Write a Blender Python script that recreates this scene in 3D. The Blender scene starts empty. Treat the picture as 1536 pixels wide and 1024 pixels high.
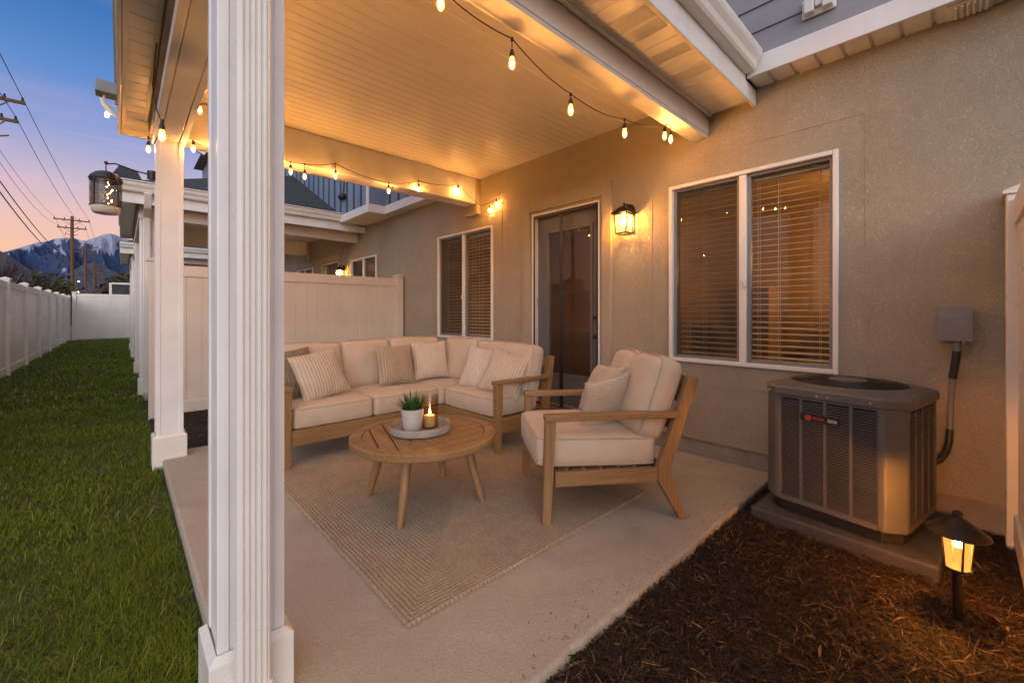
import bpy, math, random
import numpy as np
from mathutils import Vector, Matrix

random.seed(7)
RNG = np.random.default_rng(11)
PI = math.pi
SC = bpy.context.scene
COL = SC.collection
R = math.radians

# ------------------------------------------------------------------ camera
F = 630.0                     # focal length in pixels of a 1536 wide frame
HZ = 469.0
EYE = 1.17
YAW = math.atan(586 / 630)
FW = (math.sin(YAW), math.cos(YAW))
RT = (math.cos(YAW), -math.sin(YAW))
cam = bpy.data.cameras.new('camera')
cam.sensor_width = 36
cam.lens = 36 * F / 1536
cam.shift_y = -(512 - HZ) / 1536
cam.clip_start = 0.02
cam.clip_end = 30000
camo = bpy.data.objects.new('camera', cam)
COL.objects.link(camo)
camo.location = (0, 0, EYE)
camo.rotation_euler = (PI / 2, 0, -YAW)
SC.camera = camo


def ray(u, v):
    a = (u - 768) / F
    return FW[0] + a * RT[0], FW[1] + a * RT[1], (HZ - v) / F


def at_y(u, v, y):
    dx, dy, dz = ray(u, v)
    t = y / dy
    return Vector((dx * t, y, EYE + dz * t))


def at_x(u, v, x):
    dx, dy, dz = ray(u, v)
    t = x / dx
    return Vector((x, dy * t, EYE + dz * t))


# ------------------------------------------------------------------ object helpers
WLOC = {}


def setp(o, label=None, cat=None, group=None, kind=None):
    if label: o['label'] = label
    if cat: o['category'] = cat
    if group: o['group'] = group
    if kind: o['kind'] = kind
    return o


def thing(name, label, cat, loc=(0, 0, 0), rot=(0, 0, 0), group=None, world=True):
    o = bpy.data.objects.new(name, None)
    COL.objects.link(o)
    o.empty_display_size = 0.1
    o.location = loc
    o.rotation_euler = rot
    setp(o, label, cat, group)
    if world:
        WLOC[o.name] = Vector(loc)
    return o


def kids(o):
    return [c for c in bpy.data.objects if c.parent == o]


def copy_tree(o, parent=None):
    c = o.copy()
    COL.objects.link(c)
    c.parent = parent
    for ch in kids(o):
        copy_tree(ch, c)
    return c


class MB:
    def __init__(s):
        s.v = []; s.f = []; s.mi = []; s.cur = 0

    def add(s, vs, fs):
        b = len(s.v)
        s.v += [tuple(p) for p in vs]
        for f in fs:
            s.f.append(tuple(b + i for i in f)); s.mi.append(s.cur)

    def box(s, x0, x1, y0, y1, z0, z1):
        s.add([(x0, y0, z0), (x1, y0, z0), (x1, y1, z0), (x0, y1, z0), (x0, y0, z1), (x1, y0, z1), (x1, y1, z1), (x0, y1, z1)],
              [(0, 3, 2, 1), (4, 5, 6, 7), (0, 1, 5, 4), (1, 2, 6, 5), (2, 3, 7, 6), (3, 0, 4, 7)])

    def bar(s, p, q, w, h, up=(0, 0, 1), w2=None, h2=None):
        p = Vector(p); q = Vector(q); d = (q - p).normalized(); up = Vector(up)
        sx = d.cross(up)
        if sx.length < 1e-5: sx = d.cross(Vector((1, 0, 0)))
        sx.normalize(); sy = sx.cross(d).normalized()
        w2 = w if w2 is None else w2; h2 = h if h2 is None else h2
        vs = []
        for c, ww, hh in ((p, w, h), (q, w2, h2)):
            for a, b in ((-1, -1), (1, -1), (1, 1), (-1, 1)):
                vs.append(c + sx * (a * ww / 2) + sy * (b * hh / 2))
        s.add(vs, [(0, 1, 2, 3), (7, 6, 5, 4), (0, 4, 5, 1), (1, 5, 6, 2), (2, 6, 7, 3), (3, 7, 4, 0)])

    def tube(s, pts, r, n=8, caps=True):
        pts = [Vector(p) for p in pts]
        rs = r if isinstance(r, (list, tuple)) else [r] * len(pts)
        rings = []; prev = None
        for i, p in enumerate(pts):
            d = (pts[min(i + 1, len(pts) - 1)] - pts[max(i - 1, 0)])
            if d.length < 1e-9: d = Vector((0, 0, 1))
            d.normalize()
            if prev is None:
                a = d.cross(Vector((0, 0, 1)))
                if a.length < 1e-3: a = d.cross(Vector((1, 0, 0)))
            else:
                a = prev - d * prev.dot(d)
            a.normalize(); prev = a
            b = d.cross(a)
            rings.append([p + (a * math.cos(2 * PI * k / n) + b * math.sin(2 * PI * k / n)) * rs[i] for k in range(n)])
        vs = [v for ring in rings for v in ring]
        fs = []
        for i in range(len(pts) - 1):
            for k in range(n):
                k2 = (k + 1) % n
                fs.append((i * n + k, i * n + k2, (i + 1) * n + k2, (i + 1) * n + k))
        if caps:
            fs.append(tuple(range(n))[::-1]); fs.append(tuple((len(pts) - 1) * n + k for k in range(n)))
        s.add(vs, fs)

    def lathe(s, prof, cx=0, cy=0, n=32, z=0, rot=0):
        vs = []; fs = []; m = len(prof)
        for k in range(n):
            a = rot + 2 * PI * k / n
            for (r, zz) in prof:
                vs.append((cx + r * math.cos(a), cy + r * math.sin(a), z + zz))
        for k in range(n):
            k2 = (k + 1) % n
            for i in range(m - 1):
                r0, r1 = prof[i][0], prof[i + 1][0]
                if r0 < 1e-7 and r1 < 1e-7: continue
                fs.append((k * m + i, k2 * m + i, k2 * m + i + 1, k * m + i + 1))
        s.add(vs, fs)

    def prism(s, poly, z0, z1):
        n = len(poly)
        vs = [(x, y, z0) for x, y in poly] + [(x, y, z1) for x, y in poly]
        fs = [tuple(range(n))[::-1], tuple(range(n, 2 * n))] + [(i, (i + 1) % n, n + (i + 1) % n, n + i) for i in range(n)]
        s.add(vs, fs)

    def extrude(s, prof, axis, a, b, closed=True):
        """prof: list of (p,q). axis 'x': (p,q)=(y,z); 'y': (x,z); 'z': (x,y)"""
        def P(t, pq):
            p, q = pq
            return (t, p, q) if axis == 'x' else ((p, t, q) if axis == 'y' else (p, q, t))
        n = len(prof)
        vs = [P(a, c) for c in prof] + [P(b, c) for c in prof]
        fs = [(i, i + 1, n + i + 1, n + i) for i in range(n - 1)]
        if closed:
            fs.append((n - 1, 0, n, 2 * n - 1))
            fs += [tuple(range(n))[::-1], tuple(range(n, 2 * n))]
        s.add(vs, fs)

    def ball(s, c, r, n=10, m=6, sz=1.0):
        prof = [(max(0.0, r * math.sin(PI * i / m)), -r * sz * math.cos(PI * i / m)) for i in range(m + 1)]
        s.lathe(prof, c[0], c[1], n, c[2])

    def build(s, name, mat, parent=None, smooth=False, bevel=0, segs=2, angle=None, label=None):
        me = bpy.data.meshes.new(name)
        off = WLOC.get(parent.name) if parent else None
        vs = s.v
        if off is not None:
            vs = [(x - off[0], y - off[1], z - off[2]) for x, y, z in vs]
        me.from_pydata([tuple(v) for v in vs], [], s.f)
        mats = mat if isinstance(mat, (list, tuple)) else [mat]
        for m in mats: me.materials.append(m)
        if len(mats) > 1: me.polygons.foreach_set('material_index', s.mi)
        me.validate(); me.update()
        if smooth:
            me.polygons.foreach_set('use_smooth', [True] * len(me.polygons))
            me.set_sharp_from_angle(angle=R(angle or 40))
        o = bpy.data.objects.new(name, me)
        COL.objects.link(o)
        if parent:
            o.parent = parent
            if off is not None: WLOC[o.name] = off
        if bevel:
            b = o.modifiers.new('bevel', 'BEVEL'); b.width = bevel; b.segments = segs; b.limit_method = 'ANGLE'; b.angle_limit = R(35)
            b.harden_normals = False
        if label: o['label'] = label
        return o


def npmesh(name, V, Fq, mat, parent=None, smooth=True, attr=None):
    """fast mesh from numpy arrays; Fq (n,k) same-size polygons"""
    me = bpy.data.meshes.new(name)
    k = Fq.shape[1]
    me.vertices.add(len(V)); me.vertices.foreach_set('co', V.astype(np.float32).ravel())
    me.loops.add(Fq.size); me.loops.foreach_set('vertex_index', Fq.astype(np.int32).ravel())
    me.polygons.add(len(Fq))
    me.polygons.foreach_set('loop_start', np.arange(0, Fq.size, k, dtype=np.int32))
    me.update(calc_edges=True)
    if smooth: me.polygons.foreach_set('use_smooth', np.ones(len(Fq), dtype=bool))
    if attr is not None:
        a = me.attributes.new('tint', 'FLOAT', 'POINT'); a.data.foreach_set('value', attr.astype(np.float32))
    me.materials.append(mat)
    me.validate()
    o = bpy.data.objects.new(name, me); COL.objects.link(o)
    if parent: o.parent = parent
    return o


def vnoise(x, y, seed=0):
    """smooth value noise on numpy arrays"""
    xi = np.floor(x).astype(np.int64); yi = np.floor(y).astype(np.int64)
    fx = x - xi; fy = y - yi
    fx = fx * fx * (3 - 2 * fx); fy = fy * fy * (3 - 2 * fy)
    def h(a, b):
        n = (a * 374761393 + b * 668265263 + seed * 144665) & 0x7fffffff
        n = ((n ^ (n >> 13)) * 1274126177) & 0x7fffffff
        return ((n ^ (n >> 16)) & 0xffff) / 65535.0
    return (h(xi, yi) * (1 - fx) + h(xi + 1, yi) * fx) * (1 - fy) + (h(xi, yi + 1) * (1 - fx) + h(xi + 1, yi + 1) * fx) * fy


def fbm(x, y, o=4, seed=0, ridged=False):
    t = 0; a = 0.5; s = 0
    for i in range(o):
        n = vnoise(x * 2 ** i, y * 2 ** i, seed + i * 17)
        if ridged: n = 1 - np.abs(2 * n - 1)
        t = t + a * n; s += a; a *= 0.5
    return t / s


# ------------------------------------------------------------------ materials
def base_mat(name):
    m = bpy.data.materials.new(name); m.use_nodes = True
    nt = m.node_tree
    return m, nt, nt.nodes, nt.links, nt.nodes['Principled BSDF']


def coords(nt, stretch=(1, 1, 1), kind='Object'):
    tc = nt.nodes.new('ShaderNodeTexCoord'); mp = nt.nodes.new('ShaderNodeMapping')
    mp.inputs['Scale'].default_value = stretch
    nt.links.new(tc.outputs[kind], mp.inputs['Vector'])
    return mp.outputs['Vector']


def noise(nt, vec, scale, detail=4, rough=0.55, dist=0):
    n = nt.nodes.new('ShaderNodeTexNoise')
    n.inputs['Scale'].default_value = scale; n.inputs['Detail'].default_value = detail
    n.inputs['Roughness'].default_value = rough; n.inputs['Distortion'].default_value = dist
    nt.links.new(vec, n.inputs['Vector'])
    return n.outputs['Fac']


def maprange(nt, val, a, b, c=0, d=1):
    n = nt.nodes.new('ShaderNodeMapRange')
    for k, x in zip(('From Min', 'From Max', 'To Min', 'To Max'), (a, b, c, d)): n.inputs[k].default_value = x
    nt.links.new(val, n.inputs['Value'])
    return n.outputs['Result']


def mix(nt, fac, c1, c2, blend='MIX'):
    n = nt.nodes.new('ShaderNodeMix'); n.data_type = 'RGBA'; n.blend_type = blend
    for sock, c in ((n.inputs[6], c1), (n.inputs[7], c2)):
        if isinstance(c, tuple): sock.default_value = (*c, 1)
        else: nt.links.new(c, sock)
    if isinstance(fac, (int, float)): n.inputs[0].default_value = fac
    else: nt.links.new(fac, n.inputs[0])
    return n.outputs[2]


def mathn(nt, op, a, b=None, c=None):
    n = nt.nodes.new('ShaderNodeMath'); n.operation = op
    for i, x in enumerate((a, b, c)):
        if x is None: continue
        if isinstance(x, (int, float)): n.inputs[i].default_value = x
        else: nt.links.new(x, n.inputs[i])
    return n.outputs[0]


def bumpn(nt, h, strength, dist, prev=None):
    b = nt.nodes.new('ShaderNodeBump'); b.inputs['Strength'].default_value = strength; b.inputs['Distance'].default_value = dist
    nt.links.new(h, b.inputs['Height'])
    if prev is not None: nt.links.new(prev, b.inputs['Normal'])
    return b.outputs['Normal']


def surf(name, col, col2=None, rough=0.5, nscale=5, detail=5, lo=0.35, hi=0.65, stretch=(1, 1, 1), bump=0, bscale=60, bdist=0.002,
         bdetail=3, bdis=0, metal=0, spec=0.5, rvar=0.12, fine=0.0, fscale=300, sheen=0):
    m, nt, N, L, P = base_mat(name)
    vec = coords(nt, stretch)
    col2 = col2 or tuple(c * 0.82 for c in col)
    f = maprange(nt, noise(nt, vec, nscale, detail), lo, hi)
    c = mix(nt, f, col, col2)
    if fine:
        ff = maprange(nt, noise(nt, vec, fscale, 2), 0.3, 0.7)
        c = mix(nt, mathn(nt, 'MULTIPLY', ff, fine), c, tuple(x * 0.45 for x in col))
    L.new(c, P.inputs['Base Color'])
    L.new(maprange(nt, noise(nt, vec, nscale * 2.3, 3), 0.3, 0.7, max(0.02, rough - rvar), min(1, rough + rvar)), P.inputs['Roughness'])
    P.inputs['Metallic'].default_value = metal
    P.inputs['Specular IOR Level'].default_value = spec
    if sheen:
        P.inputs['Sheen Weight'].default_value = sheen; P.inputs['Sheen Roughness'].default_value = 0.5
    if bump:
        L.new(bumpn(nt, noise(nt, vec, bscale, bdetail, 0.6, bdis), bump, bdist), P.inputs['Normal'])
    return m


def emis(name, col, s):
    m, nt, N, L, P = base_mat(name)
    e = N.new('ShaderNodeEmission'); e.inputs['Color'].default_value = (*col, 1); e.inputs['Strength'].default_value = s
    L.new(e.outputs[0], N['Material Output'].inputs['Surface'])
    return m


def glass(name, tint=(1, 1, 1), spec=1.0, rough=0.0, glow=None, gs=0, frost=0.0, ior=1.5):
    """clear thin pane: fresnel mirror over see-through; optional own glow (lit lamp glass)"""
    m, nt, N, L, P = base_mat(name)
    t = N.new('ShaderNodeBsdfTransparent'); t.inputs['Color'].default_value = (*tint, 1)
    g = N.new('ShaderNodeBsdfGlossy'); g.inputs['Roughness'].default_value = rough
    lw = N.new('ShaderNodeLayerWeight'); lw.inputs['Blend'].default_value = 0.5
    f0 = ((ior - 1) / (ior + 1)) ** 2                       # Schlick, the same from both sides of the pane
    fr = mathn(nt, 'MULTIPLY_ADD', mathn(nt, 'POWER', lw.outputs['Facing'], 5.0), 1 - f0, f0)
    mx = N.new('ShaderNodeMixShader')
    L.new(mathn(nt, 'MULTIPLY', fr, spec), mx.inputs[0]); L.new(t.outputs[0], mx.inputs[1]); L.new(g.outputs[0], mx.inputs[2])
    out = mx.outputs[0]
    if frost:
        d = N.new('ShaderNodeBsdfTranslucent'); d.inputs['Color'].default_value = (0.9, 0.8, 0.62, 1)
        m2 = N.new('ShaderNodeMixShader'); m2.inputs[0].default_value = frost
        L.new(out, m2.inputs[1]); L.new(d.outputs[0], m2.inputs[2]); out = m2.outputs[0]
    if glow:
        e = N.new('ShaderNodeEmission'); e.inputs['Color'].default_value = (*glow, 1); e.inputs['Strength'].default_value = gs
        a = N.new('ShaderNodeAddShader'); L.new(out, a.inputs[0]); L.new(e.outputs[0], a.inputs[1]); out = a.outputs[0]
    L.new(out, N['Material Output'].inputs['Surface'])
    return m


def mesh_screen(name, col, alpha):
    m, nt, N, L, P = base_mat(name)
    t = N.new('ShaderNodeBsdfTransparent'); d = N.new('ShaderNodeBsdfDiffuse'); d.inputs['Color'].default_value = (*col, 1)
    mx = N.new('ShaderNodeMixShader'); mx.inputs[0].default_value = alpha
    L.new(t.outputs[0], mx.inputs[1]); L.new(d.outputs[0], mx.inputs[2]); L.new(mx.outputs[0], N['Material Output'].inputs['Surface'])
    return m


def wood(name, axis, c1=(0.345, 0.19, 0.077), c2=(0.205, 0.106, 0.04), rough=0.48):
    st = {'x': (0.06, 1, 1), 'y': (1, 0.06, 1), 'z': (1, 1, 0.06)}[axis]
    m, nt, N, L, P = base_mat(name)
    vec = coords(nt, st)
    n1 = maprange(nt, noise(nt, vec, 26, 6, 0.6, 1.2), 0.32, 0.68)
    n2 = maprange(nt, noise(nt, vec, 130, 3, 0.6), 0.42, 0.75)
    n3 = maprange(nt, noise(nt, coords(nt), 3.0, 2), 0.35, 0.65)
    c = mix(nt, n1, c1, c2)
    c = mix(nt, mathn(nt, 'MULTIPLY', n2, 0.45), c, tuple(x * 0.55 for x in c2))
    c = mix(nt, mathn(nt, 'MULTIPLY', n3, 0.3), c, (0.36, 0.225, 0.105))
    L.new(c, P.inputs['Base Color'])
    L.new(maprange(nt, n1, 0, 1, rough - 0.08, rough + 0.12), P.inputs['Roughness'])
    L.new(bumpn(nt, noise(nt, vec, 130, 3), 0.18, 0.001), P.inputs['Normal'])
    return m


def fabric(name, c1, weave=900, stripe=None, c2=None, amp=0.5, bump=0.25, duty=0.5, wav=0.0, axis='X'):
    """woven cloth; stripe = stripes per metre along local X"""
    m, nt, N, L, P = base_mat(name)
    vec = coords(nt)
    f = maprange(nt, noise(nt, vec, 7, 4), 0.3, 0.7)
    c = mix(nt, f, c1, tuple(x * 0.9 for x in c1))
    w = noise(nt, vec, weave, 2, 0.7)
    c = mix(nt, mathn(nt, 'MULTIPLY', maprange(nt, w, 0.35, 0.7), 0.3), c, tuple(x * 0.6 for x in c1))
    nrm = bumpn(nt, w, bump, 0.0012)
    wr = noise(nt, vec, 9, 3, 0.5, 0.8)
    nrm = bumpn(nt, wr, 0.5, 0.014, nrm)
    if stripe:
        sp = N.new('ShaderNodeSeparateXYZ'); L.new(vec, sp.inputs[0])
        xx = sp.outputs[axis]
        if wav:
            xx = mathn(nt, 'ADD', xx, mathn(nt, 'MULTIPLY', noise(nt, vec, 8, 2), wav))
        sn = mathn(nt, 'SINE', mathn(nt, 'MULTIPLY', xx, 2 * PI * stripe))
        s01 = maprange(nt, sn, 2 * duty - 1 - 0.35, 2 * duty - 1 + 0.35)
        c = mix(nt, mathn(nt, 'MULTIPLY', s01, amp), c, c2)
        nrm = bumpn(nt, sn, 0.5, 0.004, nrm)
    L.new(c, P.inputs['Base Color']); L.new(nrm, P.inputs['Normal'])
    P.inputs['Roughness'].default_value = 0.92; P.inputs['Specular IOR Level'].default_value = 0.2
    P.inputs['Sheen Weight'].default_value = 0.15
    return m


def tint_mat(name, stops, rough=0.7, spec=0.3, transl=0.0):
    """colour from each blade's or chip's own random tint"""
    m, nt, N, L, P = base_mat(name)
    a = N.new('ShaderNodeAttribute'); a.attribute_name = 'tint'
    cr = N.new('ShaderNodeValToRGB')
    el = cr.color_ramp.elements
    while len(el) < len(stops): el.new(0.5)
    for e, (p, c) in zip(el, stops): e.position = p; e.color = (*c, 1)
    L.new(a.outputs['Fac'], cr.inputs[0]); L.new(cr.outputs[0], P.inputs['Base Color'])
    P.inputs['Roughness'].default_value = rough; P.inputs['Specular IOR Level'].default_value = spec
    if transl:
        t = N.new('ShaderNodeBsdfTranslucent'); L.new(cr.outputs[0], t.inputs['Color'])
        mx = N.new('ShaderNodeMixShader'); mx.inputs[0].default_value = transl
        L.new(P.outputs[0], mx.inputs[1]); L.new(t.outputs[0], mx.inputs[2]); L.new(mx.outputs[0], N['Material Output'].inputs['Surface'])
    return m


def shingle(name, swap):
    m, nt, N, L, P = base_mat(name)
    vec = coords(nt)
    sp = N.new('ShaderNodeSeparateXYZ'); L.new(vec, sp.inputs[0])
    cb = N.new('ShaderNodeCombineXYZ')
    L.new(sp.outputs['Y' if swap else 'X'], cb.inputs[0]); L.new(sp.outputs['X' if swap else 'Y'], cb.inputs[1])
    br = N.new('ShaderNodeTexBrick'); L.new(cb.outputs[0], br.inputs['Vector'])
    br.inputs['Color1'].default_value = (0.026, 0.028, 0.036, 1); br.inputs['Color2'].default_value = (0.045, 0.047, 0.056, 1)
    br.inputs['Mortar'].default_value = (0.012, 0.012, 0.015, 1)
    br.inputs['Scale'].default_value = 1; br.inputs['Mortar Size'].default_value = 0.009
    br.inputs['Brick Width'].default_value = 0.3; br.inputs['Row Height'].default_value = 0.13
    c = mix(nt, mathn(nt, 'MULTIPLY', maprange(nt, noise(nt, vec, 90, 3), 0.35, 0.7), 0.5), br.outputs['Color'], (0.075, 0.075, 0.082))
    L.new(c, P.inputs['Base Color']); P.inputs['Roughness'].default_value = 0.9
    L.new(bumpn(nt, br.outputs['Fac'], -0.6, 0.01), P.inputs['Normal'])
    return m


def stucco(name, c1, c2):
    m, nt, N, L, P = base_mat(name)
    vec = coords(nt)
    f = maprange(nt, noise(nt, vec, 1.4, 8, 0.66), 0.35, 0.66)
    c = mix(nt, f, c1, c2)
    f2 = maprange(nt, noise(nt, coords(nt, (1, 1, 0.25)), 5, 5), 0.5, 0.8)
    c = mix(nt, mathn(nt, 'MULTIPLY', f2, 0.22), c, tuple(x * 0.7 for x in c2))
    L.new(c, P.inputs['Base Color'])
    P.inputs['Roughness'].default_value = 0.82; P.inputs['Specular IOR Level'].default_value = 0.3
    h1 = noise(nt, vec, 30, 2, 0.5, 3.2)          # skip-trowel swirls
    r1 = mathn(nt, 'ABSOLUTE', mathn(nt, 'SUBTRACT', h1, 0.5))
    r1 = maprange(nt, r1, 0.0, 0.09, 1, 0)
    nb = bumpn(nt, r1, 0.6, 0.007)
    nb = bumpn(nt, noise(nt, vec, 130, 3), 0.4, 0.004, nb)
    L.new(nb, P.inputs['Normal'])
    return m


M = {}
M['stucco'] = stucco('taupe_stucco', (0.445, 0.378, 0.282), (0.385, 0.323, 0.238))
M['stucco_band'] = stucco('taupe_trim_stucco', (0.455, 0.384, 0.285), (0.40, 0.334, 0.246))
M['white'] = surf('white_vinyl', (0.79, 0.755, 0.70), (0.72, 0.685, 0.63), rough=0.36, nscale=2.2, bump=0.06, bscale=14, bdist=0.004, fine=0.04, fscale=90)
M['trim'] = surf('painted_trim', (0.80, 0.78, 0.77), (0.71, 0.69, 0.68), rough=0.45, nscale=3, bump=0.1, bscale=40, bdist=0.002, stretch=(1, 1, 1), fine=0.05, fscale=60)
M['almond'] = surf('almond_vinyl', (0.66, 0.60, 0.535), (0.60, 0.54, 0.475), rough=0.4, nscale=2.2, bump=0.06, bscale=14, bdist=0.004, fine=0.04, fscale=90)
M['ceil'] = surf('ceiling_vinyl', (0.78, 0.73, 0.66), (0.71, 0.65, 0.58), rough=0.5, nscale=1.6, bump=0.12, bscale=9, bdist=0.004)
M['soffit'] = surf('soffit_vinyl', (0.82, 0.77, 0.71), (0.75, 0.70, 0.64), rough=0.42, nscale=2, bump=0.1, bscale=14, bdist=0.003)
M['siding'] = surf('blue_grey_lap_siding', (0.31, 0.31, 0.335), (0.265, 0.265, 0.29), rough=0.6, nscale=3, stretch=(1, 0.2, 1), bump=0.35, bscale=45, bdist=0.002)
M['batten'] = surf('blue_board_siding', (0.20, 0.27, 0.38), (0.16, 0.22, 0.32), rough=0.6, nscale=3, stretch=(1, 1, 0.2), bump=0.2, bscale=40)
M['battstrip'] = surf('dark_batten', (0.055, 0.075, 0.115), rough=0.6)
M['frieze'] = surf('brown_frieze_board', (0.30, 0.21, 0.13), (0.2, 0.14, 0.085), rough=0.6, stretch=(1, 1, 0.2), bump=0.2)
M['shingle_x'] = shingle('dark_shingles', False)
M['shingle_y'] = shingle('dark_shingles_side', True)
M['foundation'] = surf('foundation_concrete', (0.33, 0.28, 0.235), (0.24, 0.2, 0.165), rough=0.9, nscale=6, bump=0.4, bscale=40)
M['dark'] = surf('dark_bronze_metal', (0.045, 0.034, 0.026), (0.03, 0.023, 0.018), rough=0.42, metal=0.6, nscale=20, bump=0.05)
M['black'] = surf('black_plastic', (0.014, 0.013, 0.013), (0.02, 0.018, 0.017), rough=0.45)
M['wire'] = surf('black_cable', (0.018, 0.015, 0.012), rough=0.55)
M['door'] = surf('grey_painted_door', (0.17, 0.165, 0.17), (0.145, 0.14, 0.145), rough=0.4, nscale=2)
M['glass'] = glass('window_glass', (0.88, 0.88, 0.86), 0.55)
M['doorglass'] = glass('door_glass', (0.8, 0.78, 0.74), 1.0)
M['screen'] = mesh_screen('insect_screen', (0.06, 0.055, 0.05), 0.42)
M['doorscreen'] = mesh_screen('door_screen_mesh', (0.10, 0.10, 0.105), 0.16)
M['slat'] = surf('faux_wood_blind', (0.78, 0.68, 0.54), (0.70, 0.61, 0.48), rough=0.5, nscale=8)
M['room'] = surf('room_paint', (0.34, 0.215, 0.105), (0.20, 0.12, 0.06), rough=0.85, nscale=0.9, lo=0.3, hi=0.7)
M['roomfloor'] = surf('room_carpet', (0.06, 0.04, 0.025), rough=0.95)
M['woodx'] = wood('teak_along_x', 'x'); M['woody'] = wood('teak_along_y', 'y'); M['woodz'] = wood('teak_along_z', 'z')
M['step'] = wood('dark_step_wood', 'y', (0.17, 0.10, 0.05), (0.11, 0.06, 0.03), 0.55)
M['cream'] = fabric('cream_cushion_cloth', (0.615, 0.49, 0.365))
M['pipe'] = fabric('cushion_piping_cloth', (0.52, 0.41, 0.30))
M['p_rib'] = fabric('tan_ribbed_cloth', (0.50, 0.385, 0.27), 700, 46, (0.30, 0.215, 0.14), 0.7, duty=0.6)
M['p_pin'] = fabric('cream_pinstripe_cloth', (0.66, 0.54, 0.41), 700, 42, (0.42, 0.31, 0.2), 0.6, duty=0.72)
M['p_light'] = fabric('cream_striped_cloth', (0.70, 0.59, 0.475), 700, 40, (0.52, 0.41, 0.3), 0.6, duty=0.66)
M['p_dark'] = fabric('brown_wavy_cloth', (0.30, 0.225, 0.15), 500, 55, (0.17, 0.12, 0.075), 0.7, wav=0.12, duty=0.55)
M['p_weave'] = fabric('pale_textured_cloth', (0.60, 0.48, 0.365), 260, 75, (0.50, 0.39, 0.29), 0.4, bump=0.6, wav=0.01, axis='Y')
M['ceramic'] = surf('speckled_stone_pot', (0.62, 0.575, 0.52), (0.54, 0.5, 0.45), rough=0.75, nscale=14, bump=0.25, bscale=80, fine=0.25, fscale=160)
M['tray'] = surf('grey_concrete_tray', (0.36, 0.315, 0.265), (0.29, 0.25, 0.21), rough=0.7, nscale=10, bump=0.25, bscale=60, fine=0.2, fscale=140)
M['soil'] = surf('potting_soil', (0.03, 0.02, 0.012), rough=0.95, bump=0.6, bscale=120)
M['leaf'] = tint_mat('grassy_plant_leaf', [(0, (0.035, 0.085, 0.015)), (0.6, (0.07, 0.16, 0.03)), (1, (0.16, 0.26, 0.06))], 0.5, 0.4, 0.2)
M['wax'] = surf('candle_wax', (0.85, 0.72, 0.52), (0.8, 0.66, 0.46), rough=0.5, nscale=10)
M['wax'].node_tree.nodes['Principled BSDF'].inputs['Subsurface Weight'].default_value = 0.5
M['wax'].node_tree.nodes['Principled BSDF'].inputs['Subsurface Radius'].default_value = (0.05, 0.025, 0.01)
M['smoke'] = glass('smoked_glass', (0.90, 0.81, 0.68), 1.0)
M['flame'] = emis('candle_flame', (1.0, 0.55, 0.16), 90)
M['bulbcore'] = emis('bulb_filament', (1.0, 0.45, 0.115), 1040)
M['bulbglass'] = glass('bulb_glass', (1.0, 0.9, 0.72), 1.0, glow=(1.0, 0.52, 0.14), gs=1.6)
M['lampcore'] = emis('lantern_bulb', (1.0, 0.50, 0.15), 420)
M['lamppane'] = glass('lantern_pane', (1.0, 0.80, 0.50), 0.6, glow=(1.0, 0.56, 0.2), gs=0.6, frost=0.025)
M['pathcore'] = emis('path_bulb', (1.0, 0.44, 0.10), 2300)
M['pathpane'] = glass('path_pane', (1.0, 0.78, 0.45), 0.5, glow=(1.0, 0.40, 0.085), gs=0.62, frost=0.0)
M['addedroomlamp'] = emis('added_room_lamp', (1.0, 0.5, 0.14), 74)
M['acmetal'] = surf('taupe_powder_coat', (0.14, 0.132, 0.124), (0.118, 0.11, 0.104), rough=0.5, nscale=4, metal=0.15, bump=0.08, bscale=120, fine=0.12, fscale=50)
M['acdark'] = surf('ac_inner_black', (0.012, 0.011, 0.010), rough=0.7)
M['grille'] = surf('fan_guard_steel', (0.03, 0.03, 0.031), rough=0.4, metal=0.4)
M['pad'] = surf('grey_pad', (0.075, 0.07, 0.07), (0.05, 0.046, 0.046), rough=0.55, nscale=5, bump=0.3, bscale=70, fine=0.2, fscale=40)
M['greybox'] = surf('grey_steel_box', (0.22, 0.22, 0.225), (0.19, 0.19, 0.195), rough=0.45, metal=0.1)
M['brass'] = surf('brass_fitting', (0.6, 0.4, 0.12), rough=0.35, metal=0.9)
M['red'] = surf('red_badge_print', (0.62, 0.045, 0.03), (0.55, 0.035, 0.025), rough=0.4)
M['silver'] = surf('silver_badge_print', (0.55, 0.54, 0.53), rough=0.35)
M['concrete'] = surf('patio_concrete', (0.47, 0.405, 0.32), (0.40, 0.338, 0.262), rough=0.78, nscale=1.8, detail=8, lo=0.3, hi=0.7, bump=0.9, bscale=48, bdist=0.006, bdis=1.8, fine=0.3, fscale=130)
M['mulchbase'] = surf('dark_mulch_soil', (0.022, 0.012, 0.007), (0.012, 0.007, 0.004), rough=0.95, nscale=30, bump=0.9, bscale=70, bdist=0.012)
M['chip'] = tint_mat('bark_shreds', [(0, (0.012, 0.006, 0.003)), (0.5, (0.035, 0.018, 0.009)), (0.82, (0.075, 0.040, 0.018)), (1, (0.25, 0.14, 0.065))], 0.7, 0.35)
M['turf'] = surf('lawn_soil', (0.06, 0.075, 0.011), (0.04, 0.045, 0.008), rough=0.95, nscale=5, bump=0.8, bscale=60, bdist=0.02)
M['blade'] = tint_mat('grass_blades', [(0, (0.075, 0.115, 0.004)), (0.5, (0.128, 0.182, 0.006)), (0.86, (0.185, 0.238, 0.012)), (0.93, (0.28, 0.27, 0.04)), (1, (0.42, 0.34, 0.11))], 0.55, 0.3, 0.25)
M['ground'] = surf('dry_field', (0.10, 0.085, 0.055), (0.06, 0.06, 0.035), rough=0.95, nscale=0.05)
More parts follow.
